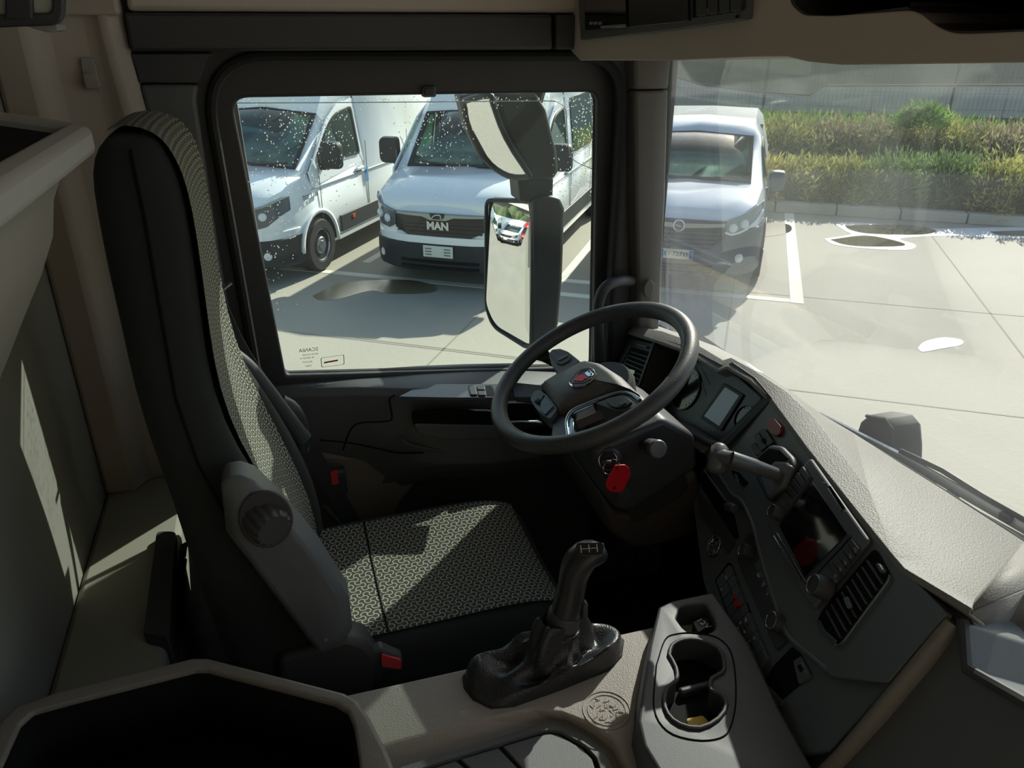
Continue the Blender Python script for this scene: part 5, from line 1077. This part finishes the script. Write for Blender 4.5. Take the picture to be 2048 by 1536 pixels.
# ---- padded top: front lip, crease, glass edge (surveyed row by row on their own heights)
lipA = [(1258, 664, 1.60), (1312, 681, 1.50), (1375, 703, 1.41), (1436, 741, 1.32), (1456, 734, 1.29), (1502, 762, 1.22)]
rows = []
for (u, v, y), (uc, vc), (ug, vg) in zip(lipA, ((1268, 654), (1324, 664), (1384, 685), (1446, 722), (1462, 717), (1508, 742)), ((1308, 652), (1372, 672), (1425, 692), (1485, 722), (1500, 735), (1540, 765))):
    a = CP.at(u, v, .072); b = CP.at(uc, vc, .055); zg = b.z - .025
    rows.append([a - CP.ey * .006 - CP.ez * .03, a - CP.ey * .004, a, b, on(ug, vg, z=min(b.z - .02, -.69)), on(ug, vg, z=min(b.z - .02, -.69)) + C(.04, 0, -.06)])
for (u, v), (uc, vc), (ug, vg), zc, zg in (((1541, 800), (1574, 786), (1577, 782), -.646, -.69), ((1614, 900), (1629, 838), (1637, 827), -.650, -.70), ((1709, 1021), (1738, 984), (1706, 868), -.650, -.71), ((1786, 1117), (1848, 1123), (1790, 922), -.652, -.715), ((1808, 1142), (1868, 1140), (1880, 978), -.652, -.715), ((1942, 1222), (1950, 1200), (2048, 1086), -.655, -.715)):
    a = FP.at(u, v, .012); b = on(uc, vc, z=zc); g_ = on(ug, vg, z=zg)
    rows.append([a - FP.ey * .012 - FP.ez * .03, a - FP.ey * .004 - FP.ez * .001, a + FP.ey * .003, b, g_, g_ + C(.05, .0, -.06)])
tp = MB(); tp.grid(rows); mk('top_pad', tp, m_dash, dash, bevel=.004, seg=3, smooth=50, solid=.004)
# ledge beyond the cluster by the glass
mk('defrost_rail', MB().loft([[on(u, v, z=-.72), on(u, v + 14, z=-.72), on(u, v + 14, z=-.72) + C(.0, 0, -.05), on(u, v, z=-.72) + C(0, 0, -.05)] for u, v in ((1316, 652), (1430, 692), (1500, 728), (1562, 770))]), M('defrost_grey', (150, 152, 152), .5), dash)
# passenger side: stepped facets, then the glove box front
P1, PC, P0 = FP.at(1942, 1222, .012), on(1950, 1200, z=-.655), on(2048, 1086, z=-.715)
P2, PX = on(2050, 1178, z=-.672), on(2200, 1118, z=-.70)
P3, P4, P7, P6, P5 = on(1988, 1292, z=-.775), on(1957, 1323, z=-.79), on(2060, 1402, z=-.80), on(2320, 1545, z=-.80), on(2330, 1130, z=-.715)
pd = MB(); pd.poly([PC, P0, PX, P2, P1]); mk('top_pad_end', pd, m_dash, dash, fix=False, solid=.004)
pd = MB(); pd.poly([P1, P2, P3]); pd.poly([P1, P3, P4]); mk('step_facet', pd, m_dash, dash, fix=False, solid=.004)
pd = MB(); pd.poly([P3, P2, PX]); pd.poly([P3, PX, P5]); pd.poly([P3, P5, P6, P7]); pd.poly([P3, P7, P4]); mk('passenger_top', pd, m_dash, dash, fix=False, solid=.004)
GP = Fr(FP.at(1900, 1240, -.005), (-.20, -.975, 0), (.38, -.08, .92))
gl_ = [(1889, 1229), (1912, 1232), (1930, 1248), (1932, 1338), (2060, 1415), (2300, 1545), (2300, 1760), (1560, 1760), (1560, 1520), (1652, 1505)]
m_ = MB(); slab(m_, GP, gl_, -.10, 0, .004); mk('glove_box', m_, m_char, dash, bevel=.006)
rb2 = MB(); rb2.tube([GP.at(1912, 1246, .0), GP.at(1850, 1322, .004), GP.at(1760, 1430, .004), GP.at(1690, 1512, .0), GP.at(1600, 1600, 0)], .017, 10, flat=.6); mk('glove_box_ridge', rb2, m_taupe, dash, smooth=80)
mk('glove_box_lip', MB().tube([GP.at(1925, 1240, .004), GP.at(1934, 1338, .004), GP.at(2060, 1410, .004), GP.at(2300, 1540, .004)], .007, 8), m_black, dash)
mk('lower_skirt', MB().prism([GP.at(u, v, -.03) for u, v in ((1655, 1508), (1880, 1500), (2300, 1760), (1500, 1760), (1560, 1520))], GP.ez * -.08), m_black, dash, bevel=.004)
# ================================================================ ENGINE TUNNEL, GEAR LEVER, CUP HOLDERS, BIN
tun = thing('engine_tunnel', C(.2, .55, -1.5), 'grey-taupe moulded engine tunnel cover between the seats', 'tunnel cover')
ZT = -.95
tp_ = [C(-.40, .15, 0), C(.66, .15, 0), C(.66, .93, 0), C(.50, .932, 0), C(.04, .935, 0), C(-.40, .94, 0)]
m_ = MB(); m_.loft([[p + C(0, (.05 if p.y > .5 else -.02), -1.55) for p in tp_], [p + C(0, .006 if p.y > .5 else 0, -.99) for p in tp_], [p + C(0, -.012 if p.y > .5 else 0, ZT) for p in tp_]])
tb = mk('cover', m_, m_tunnel, tun)
rec = [(560, 1600), (690, 1560), (800, 1527), (1070, 1447), (1100, 1441), (1130, 1444), (1192, 1480), (1225, 1512), (1265, 1600)]
rec1 = [(560, 1560), (690, 1515), (790, 1483), (960, 1440), (1062, 1418), (1122, 1424), (1180, 1446), (1222, 1474), (1300, 1600)]
top = [on(u, v, z=ZT) for u, v in rec1]; low = [on(u, v, z=ZT - .028) for u, v in rec]
cut(tb, MB().loft([[p + C(0, 0, .02) + (p - top[0]) * 0 for p in top], top, low]), bevel=.006, seg=3)
em = on(1213, 1420, z=ZT + .0005)
er = mk('embossed_ring', MB().tube(circ(em, C(1, 0, 0), C(0, 1, 0), .036, 36), .0009, 6, closed=True), m_tunnel, tun)
mk('embossed_ring', MB().tube(circ(em, C(1, 0, 0), C(0, 1, 0), .029, 32), .0007, 6, closed=True), m_tunnel, tun)
rg = random.Random(4)
rb = MB()
for k in range(34):
    a = rg.uniform(0, 6.28); r = .024 * math.sqrt(rg.random()); q = em + C(r * math.cos(a), r * math.sin(a), 0); t = rg.uniform(0, 3.14); rb.tube([q - C(.004 * math.cos(t), .004 * math.sin(t), 0), q + C(.004 * math.cos(t), .004 * math.sin(t), 0)], .0007, 5)
mk('embossed_relief', rb, m_tunnel, tun, kind='stuff')
# rubber tray mat with raised panels
mat_ = thing('tray_mat', on(1000, 1530, z=-.975), 'grey ribbed rubber tray mat lying in the tunnel recess', 'mat')
zm = -.972; m_matr = M('mat_rubber', (96, 99, 100), .55, grain=.5, gs=900)
mo = [(560, 1640), (700, 1567), (812, 1531), (1072, 1451), (1100, 1445), (1128, 1448), (1188, 1483), (1212, 1508), (1270, 1640)]
mk('base', MB().prism([on(u, v, z=zm - .004) for u, v in mo], (0, 0, -.006)), m_rub, mat_)
ro = [on(u, v, z=zm + .006) for u, v in mo]
def shrink(pix, k): 
    c_ = (980, 1600); return [(u + (c_[0] - u) * k, v + (c_[1] - v) * k) for u, v in pix]
mi_ = [(640, 1640), (722, 1580), (826, 1541), (1074, 1463), (1099, 1458), (1122, 1461), (1172, 1490), (1194, 1514), (1238, 1640)]
ri = [on(u, v, z=zm + .006) for u, v in mi_]; mk('rim', MB().ring(ro, ri, (0, 0, -.009)), m_matr, mat_, bevel=.002)
for pq in ([(1072, 1472), (1100, 1467), (1118, 1470), (1163, 1496), (1184, 1518), (1222, 1640), (1105, 1640), (1046, 1536), (1006, 1492)], [(996, 1495), (1036, 1537), (1092, 1640), (1000, 1640), (942, 1536), (921, 1518)], [(911, 1521), (930, 1537), (985, 1640), (700, 1640), (735, 1590), (830, 1548)]):
    mk('raised_panel', MB().prism([on(u, v, z=zm + .002) for u, v in pq], (0, 0, -.007)), m_matr, mat_, bevel=.0015)
# ---- gear lever with gaiter
gl = thing('gear_lever', on(1090, 1350, z=ZT), 'black leather gear lever with creased gaiter and shift pattern on the knob', 'gear lever')
b0 = [(929, 1350), (942, 1338), (1020, 1300), (1100, 1270), (1190, 1258), (1225, 1262), (1244, 1280), (1240, 1310), (1215, 1338), (1120, 1376), (1030, 1408), (985, 1412), (950, 1395), (932, 1372)]
base = [on(u, v, z=ZT + .004) for u, v in b0]; n0 = len(base); bcn = sum(base, V()) / n0
mk('gaiter_base', MB().prism([p + (p - bcn) * .03 for p in base], (0, 0, -.006)), m_rub, gl, bevel=.002)
base = spline(base + base[:1], 3)[:-1]; N = len(base); nk = on(1122, 1256, y=.885); rings = []
rg = random.Random(8); ph = [rg.uniform(0, 6.28) for _ in range(4)]
for t, zz in ((0, 0), (.05, .012), (.12, .019), (.22, .023), (.33, .022), (.44, .021), (.55, .025), (.66, .034), (.76, .055), (.86, .082), (.94, .105), (1, .0)):
    rr = []
    for i, p in enumerate(base):
        a = math.atan2(p.y - bcn.y, p.x - bcn.x); e = math.sin(math.pi * min(1, t * 1.02)) ** .8
        w = (.011 * math.sin(2 * a + ph[0] + 6 * t) + .009 * math.sin(5 * a + ph[1] - 7 * t) + .006 * math.sin(8 * a + ph[2] + 9 * t) + .006 * abs(math.sin(4 * a + ph[3] + 4 * t))) * e
        nkp = nk + C(.025 * math.cos(a), .025 * math.sin(a), 0); q = p.lerp(nkp, t ** .9)
        z_ = (base[0].z + zz + w) if t < 1 else nk.z; d_ = (V((q.x, q.y, 0)) - V((nk.x, nk.y, 0))); d_ = d_.normalized() if d_.length > 1e-5 else V((0, 0, 0))
        rr.append(V((q.x, q.y, z_)) + d_ * (w * .7))
    rings.append(rr)
mk('gaiter', MB().loft(rings, caps=False), m_leath, gl, sub=1, smooth=80)
mk('gaiter_collar', MB().tube(circ(nk, C(1, 0, 0), C(0, 1, .1), .026, 20), .005, 8, closed=True), m_leath, gl)
ks = [(nk + C(0, 0, -.015), .024), (nk + C(.002, 0, .012), .0245), (on(1135, 1212, y=.885), .0245), (on(1143, 1180, y=.885), .0225), (on(1147, 1150, y=.885), .023), (on(1155, 1128, y=.883), .026), (on(1168, 1112, y=.88), .0265), (on(1186, 1106, y=.875), .024), (on(1202, 1112, y=.872), .017), (on(1211, 1119, y=.870), .006)]
mk('knob', MB().tube([p for p, r in ks], [r for p, r in ks], 16), M('knob_plastic', (38, 38, 40), .33, grain=.3, gs=900), gl, sub=1, smooth=80)
mk('knob_sleeve', MB().tube([nk + C(0, 0, .006), nk.lerp(on(1135, 1212, y=.885), .75)], [.0268, .0262], 18), m_black, gl, bevel=.003)
mk('trigger', MB().box(on(1168, 1218, y=.875), (.010, .016, .03)), m_black, gl, bevel=.004)
KP = Fr(on(1178, 1099, y=.862), (.93, -.30, .10), (.25, .80, .55)); tpn = MB(); tpn.prism(rnd([KP.p(a, b, .004) for a, b in ((-.022, -.010), (.020, -.012), (.024, .008), (-.018, .011))], .006, 3), KP.ez * -.004); kp_ = mk('pattern_plate', tpn, m_gloss, gl, bevel=.001)
ln = MB()
for x in (-.012, 0, .012): ln.tube([KP.p(x, -.006, .0046), KP.p(x, .006, .0046)], .0005, 4)
ln.tube([KP.p(-.012, 0, .0046), KP.p(.012, 0, .0046)], .0005, 4); mk('shift_pattern', ln, m_white, kp_)
# ---- console with cup holders
con = thing('cup_console', on(1400, 1350, z=-.95), 'charcoal console with twin cup holder and socket recess below the dashboard', 'console')
zc = -.905; co = [(1318, 1214), (1345, 1201), (1426, 1184), (1500, 1290), (1560, 1420), (1660, 1600), (1345, 1600), (1318, 1540), (1288, 1490), (1277, 1440), (1286, 1380), (1300, 1290)]
a = [on(u, v, z=zc) for u, v in co]; ac = sum(a, V()) / len(a)
out = [p + C(0, 0, -.10) + (V((p.x, p.y, 0)) - V((ac.x, ac.y, 0))).normalized() * .022 for p in a]
cb0 = mk('body', MB().loft([[p + C(0, 0, -.10) for p in out], out, a]), M('console_plastic', (70, 73, 77), .5, grain=.3, gs=1100), con)
cup = [(1338, 1311), (1344, 1292), (1366, 1281), (1398, 1281), (1437, 1299), (1448, 1327), (1445, 1346), (1423, 1358), (1421, 1381), (1440, 1389), (1453, 1410), (1437, 1438), (1400, 1457), (1360, 1450), (1336, 1430), (1328, 1402), (1335, 1376), (1353, 1362), (1352, 1337)]
cu_ = spline([on(u, v, z=zc) for u, v in cup + cup[:1]], 2)[:-1]
cut(cb0, MB().prism([p + C(0, 0, .02) for p in cu_], (0, 0, -.105)))
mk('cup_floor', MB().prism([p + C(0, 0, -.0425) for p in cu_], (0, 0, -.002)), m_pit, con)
sk2 = spline([on(u, v, z=zc) for u, v in ((1352, 1237), (1363, 1214), (1395, 1208), (1413, 1211), (1432, 1250), (1414, 1266), (1374, 1262), (1352, 1237))], 3)[:-1]
cut(cb0, MB().prism([p + C(0, 0, .02) for p in sk2], (0, 0, -.075)), bevel=.004, seg=3)
seam = spline([on(u, v, z=zc + .0005) for u, v in ((1313, 1330), (1330, 1280), (1352, 1268), (1390, 1266), (1436, 1276), (1464, 1310), (1472, 1390), (1462, 1452), (1440, 1476), (1390, 1480), (1335, 1462), (1308, 1415), (1313, 1330))], 4)[:-1]
mk('insert_seam', MB().tube(seam, .0012, 5, closed=True), m_pit, con)
sc2 = sum(cu_, V()) / len(cu_); mk('cup_rim', MB().tube([p + C(0, 0, .001) for p in cu_], .0035, 8, closed=True), m_black, con, smooth=80)
mk('cup_divider', MB().box(on(1392, 1385, z=zc - .045), (.06, .012, .03)), m_black, con, bevel=.004)
so_ = mk('socket_cap', MB().prism(rnd([on(u, v, z=zc - .02) for u, v in ((1385, 1243), (1416, 1234), (1421, 1250), (1396, 1265))], .004, 3), (0, 0, -.03)), m_black, con, bevel=.002)
text('socket_mark', '12V', on(1407, 1247, z=zc - .0185), C(.35, -.94, 0), C(.94, .35, 0), .017, m_white, con)
yl = thing('yellow_token', on(1396, 1444, z=zc - .042), 'yellow plastic piece lying at the bottom of the nearer cup holder', 'token')
mk('token', MB().prism(rnd([on(u, v, z=zc - .036) for u, v in ((1372, 1437), (1406, 1430), (1420, 1446), (1400, 1458), (1378, 1456))], .004, 3), (0, 0, -.006)), m_yel, yl, bevel=.001)
# ---- open storage bin at the lower left
bin_ = thing('storage_bin', C(-.15, .8, -1.2), 'grey open storage bin with thick rim at the lower left, on the tunnel', 'bin')
zb = -.80
bo = [(-120, 1580), (-60, 1500), (-5, 1446), (28, 1412), (120, 1380), (385, 1315), (415, 1315), (688, 1385), (714, 1400), (738, 1434), (772, 1500), (830, 1640), (-160, 1640)]
bi = [(-40, 1600), (0, 1510), (34, 1436), (60, 1412), (130, 1393), (388, 1328), (412, 1328), (668, 1394), (694, 1410), (706, 1440), (716, 1500), (722, 1640), (-60, 1640)]
a = [on(u, v, z=zb) for u, v in bo]; low = [p + C(0, 0, -.148) + C(.03 if u > 600 else 0, .02 if v < 1420 else 0, 0) for p, (u, v) in zip(a, bo)]
bn = mk('bin_body', MB().loft([low, a]), m_taupe, bin_)
cut(bn, MB().prism([p for p in [on(u, v, z=zb + .01) for u, v in bi]], (0, 0, -.14)), bevel=.007, seg=3)
li = [on(u, v, z=zb + .01) + C(0, 0, -.017) for u, v in bi]; lc_ = sum(li, V()) / len(li)
mk('bin_shade', MB().loft([[p.lerp(lc_, .008) for p in li], [p.lerp(lc_, .03) + C(0, 0, -.112) for p in li]], caps=False).poly([p.lerp(lc_, .03) + C(0, 0, -.112) for p in li]), m_pit, bin_, fix=False, solid=.001)  # near-black lining paints in the shade inside the bin
# ================================================================ OUTSIDE THE CAB: mirrors, wiper, corner housing
m_mir = M('mirror_glass', (250, 251, 252), .012, metal=1)
m_hous = M('mirror_housing', (40, 44, 46), .5, grain=.2, gs=600)
mm = thing('door_mirror', on(1090, 550, y=2.02), 'tall black door mirror with large glass and a wide-angle glass above, outside the window', 'mirror')
MP = Fr(on(1066, 550, y=2.02), (.5, -.866, 0), (.013, .0075, 1))
g1 = rnd([MP.at(u, v, .004) for u, v in ((977, 404), (1066, 408), (1068, 420), (1063, 687), (1052, 688), (989, 648), (977, 610))], [.02, .012, .004, .008, .008, .03, .02], 4)
gc = sum(g1, V()) / len(g1)
gd = MB(); tt = (1, .9, .8, .7, .6, .5, .4, .3, .2, .1, .01)
gd.loft([[p.lerp(gc, 1 - t) + MP.ez * (.0165 - ((p - gc).length * t) ** 2 / 2.6) for p in g1] for t in tt])     # convex glass
mk('main_glass', gd, m_mir, mm, smooth=60)
ho = [p + (p - gc).normalized() * .010 for p in g1]
mk('main_shell', MB().loft([[p - MP.ez * .004 for p in ho], [p + (p - gc).normalized() * .004 - MP.ez * .014 for p in ho], [p.lerp(gc, .12) - MP.ez * .085 for p in ho]]), m_hous, mm, bevel=.004)
mk('main_rim', MB().tube([p + (p - gc).normalized() * .007 + MP.ez * .005 for p in g1], .006, 8, closed=True), m_hous, mm, smooth=80)
ar = [on(u, v, y=2.0) for u, v in ((1066, 398), (1100, 392), (1122, 396), (1131, 418), (1126, 560), (1118, 650), (1104, 692), (1066, 694))]
mk('arm_cover', MB().loft([ar, [p + C(.0, .16, .0) for p in ar]]), m_hous, mm, bevel=.012, seg=3)
MW = Fr(on(1000, 290, y=2.02), (.5, -.866, 0), (-.36, -.21, .91))
g2 = [(932, 207), (978, 197), (987, 214), (1009, 277), (1052, 341), (1050, 349), (1016, 347), (982, 325), (956, 286), (938, 246)]
g2 = spline([MW.at(u, v, .003) for u, v in g2 + g2[:1]], 3)[:-1]; gc2 = sum(g2, V()) / len(g2)
mk('wide_glass', MB().prism(g2, MW.ez * -.004), m_mir, mm)
mk('wide_rim', MB().tube([p + (p - gc2).normalized() * .008 for p in g2], .008, 8, closed=True), m_hous, mm, smooth=80)
w2 = [on(u, v, y=2.04) for u, v in ((926, 196), (985, 186), (1072, 184), (1094, 220), (1114, 300), (1119, 345), (1106, 362), (1060, 363), (1010, 358), (968, 322), (944, 272))]
w2f = [p + C(0, .05, 0) for p in w2]; mk('wide_shell', MB().loft([[p + C(0, .045, 0) for p in w2], [p + C(.01, .17, .02) for p in w2]]), m_hous, mm, bevel=.012, seg=3)
w3 = [on(u, v, y=2.0) for u, v in ((988, 186), (1072, 184), (1094, 220), (1114, 300), (1119, 345), (1106, 362), (1062, 362), (1056, 340), (1014, 272))]
mk('wide_side', MB().loft([w3, [p + C(0, .10, 0) for p in w3]]), m_hous, mm, bevel=.012, seg=3)
ln = [on(u, v, y=2.02) for u, v in ((1036, 358), (1108, 356), (1106, 404), (1040, 404))]; mk('link_arm', MB().prism(ln, (0, .09, 0)), m_hous, mm, bevel=.006)
mk('bracket', MB().tube([on(1070, 200, y=2.08), on(1085, 150, y=2.05), C(.86, 1.90, .06)], .022, 8), m_hous, mm)
# wiper resting below the glass
wp3 = thing('wiper_arm', on(1850, 950, x=1.12), 'grey metal windscreen wiper arm resting below the glass', 'wiper')
xw = 1.125
mk('arm', MB().tube([on(u, v, x=xw) for u, v in ((1640, 829), (1720, 872), (1800, 914), (2110, 1090))], [.006, .009, .011, .012], 8, flat=.6), M('wiper_metal', (206, 210, 212), .4, metal=.5), wp3)
mk('blade', MB().tube([on(u, v, x=xw + .02) for u, v in ((1780, 908), (1905, 1000), (2120, 1118))], [.005, .007, .007], 6), m_rub, wp3)
mk('spring_cover', MB().loft([[on(u, v, x=xw - .005), on(u + 6, v - 9, x=xw - .005), on(u + 6, v - 9, x=xw + .02), on(u, v, x=xw + .02)] for u, v in ((1795, 905), (1880, 945), (1960, 995), (2100, 1075))]), m_hous, wp3, bevel=.003)
for u, v in ((1905, 990), (2012, 1035), (1860, 962)): mk('clip', MB().box(on(u, v, x=xw - .008), (.012, .022, .014)), m_black, wp3, bevel=.002)
chs = thing('corner_housing', on(1745, 915, x=1.17), 'rounded black plastic housing standing just outside the foot of the windscreen', 'housing')
xo = 1.15; q = [(1706, 905), (1708, 872), (1718, 842), (1732, 831), (1768, 837), (1783, 856), (1787, 905), (1786, 960), (1710, 930)]
a = [on(u, v, x=xo) for u, v in q]; ac = sum(a, V()) / len(a)
mk('shell', MB().loft([[p.lerp(ac, .10) for p in a], [p + C(.012, 0, 0) for p in a], [p + C(.07, .0, 0) for p in a], [p.lerp(ac, .2) + C(.085, 0, 0) for p in a]]), m_rub, chs, bevel=.004, smooth=60)
mk('shell_edge', MB().tube([on(u, v, x=xo - .002) for u, v in ((1733, 832), (1769, 838), (1783, 857), (1786, 910))], .004, 6), m_rub, chs)

# ---------------------------------------------------------------- the row behind the truck, seen in the door mirror
def rear_pos(az, d): a = math.radians(az); return V((.55 + d * math.sin(a), 2.1 + d * math.cos(a), GZ))
def rear_van(src, az, d, turn, lab, swap=None):
    o = copy_tree(src, None, swap); p = rear_pos(az, d); o.location = p + V((0, 0, ZC)); o.rotation_euler = (0, 0, math.radians(turn)); o['label'] = lab; o['group'] = 'vans parked behind the truck'; return o
for az, d, tn, lb, sw_p in ((276.2, 21, 194, 'red van at the right of the row reflected in the door mirror', {'white_paint': m_redp}), (283.4, 20.5, 195, 'white van next to the red one in the row reflected in the door mirror', None), (290.6, 20.2, 197, 'white van second from the red one in the mirrored row', None), (297.8, 20, 199, 'white van third from the red one, cut by the mirror edge', None)):
    rear_van(rL, az, d, tn, lb, sw_p)
shed = thing('shed', rear_pos(283, 46), 'long grey shed with pale flat roof beyond the mirrored vans', 'shed', rz=math.radians(-13 + 90))
sh_o = rear_pos(283, 46); sx = V((math.cos(math.radians(77)), math.sin(math.radians(77)), 0)); sy = V((-sx.y, sx.x, 0))
def sbox(nm, a, b, z, da, db, dz, mat): 
    q = MB().box(V((a, b, z)), (da, db, dz)); return mk(nm, q, mat, shed, cab=False, bevel=.02)
sbox('wall', 0, 0, 2.4, 46, 8, 4.8, M('shed_wall', (110, 112, 108), .8)); sbox('roof', 0, .2, 5.0, 48, 9.5, .5, M('shed_roof', (214, 214, 208), .6))
for k in range(9): sbox('door_bay', -20 + 5 * k, -4.05, 1.9, 3.6, .1, 3.4, M('shed_bay', (62, 66, 66), .7)); sbox('door_bay', -20 + 5 * k, 4.05, 1.9, 3.6, .1, 3.4, M('shed_bay', (62, 66, 66), .7))
hr = random.Random(9); rows = []
for dd, hh in ((105, 0), (135, 13), (170, 26), (215, 36), (270, 30)):
    rows.append([rear_pos(az, dd) + V((0, 0, -.3 + .42 * hh * (.62 + .38 * math.sin(az * .11 + dd * .02)) * (.9 + .2 * hr.random()))) for az in range(225, 345, 5)])
mk('hills', MB().grid(rows), M('hill_green', (96, 112, 84), .95, var=.35, vs=.08), kind='structure', smooth=60, fix=False)
for k, az in enumerate((281, 286, 290.5, 296)):
    p = rear_pos(az, 33); t_ = thing('tree', p, ('round green tree behind the mirrored vans, above the red one', 'round green tree behind the mirrored vans, above the second van', 'round green tree behind the mirrored vans, above the third van', 'round green tree behind the mirrored vans, above the last van')[k], 'tree')
    mk('trunk', MB().tube([p, p + V((.1, 0, 1.6))], [.18, .12], 8), M('bark', (84, 70, 56), .9), t_)
    cr = MB()
    for j in range(7): cr.ball(p + V((hr.uniform(-1.1, 1.1), hr.uniform(-1.1, 1.1), 2.4 + hr.uniform(-.5, .9))), hr.uniform(.8, 1.2), 9, 6)
    mk('crown', cr, M('tree_green', (78, 92, 60), .9, var=.4, vs=2), t_, smooth=20)
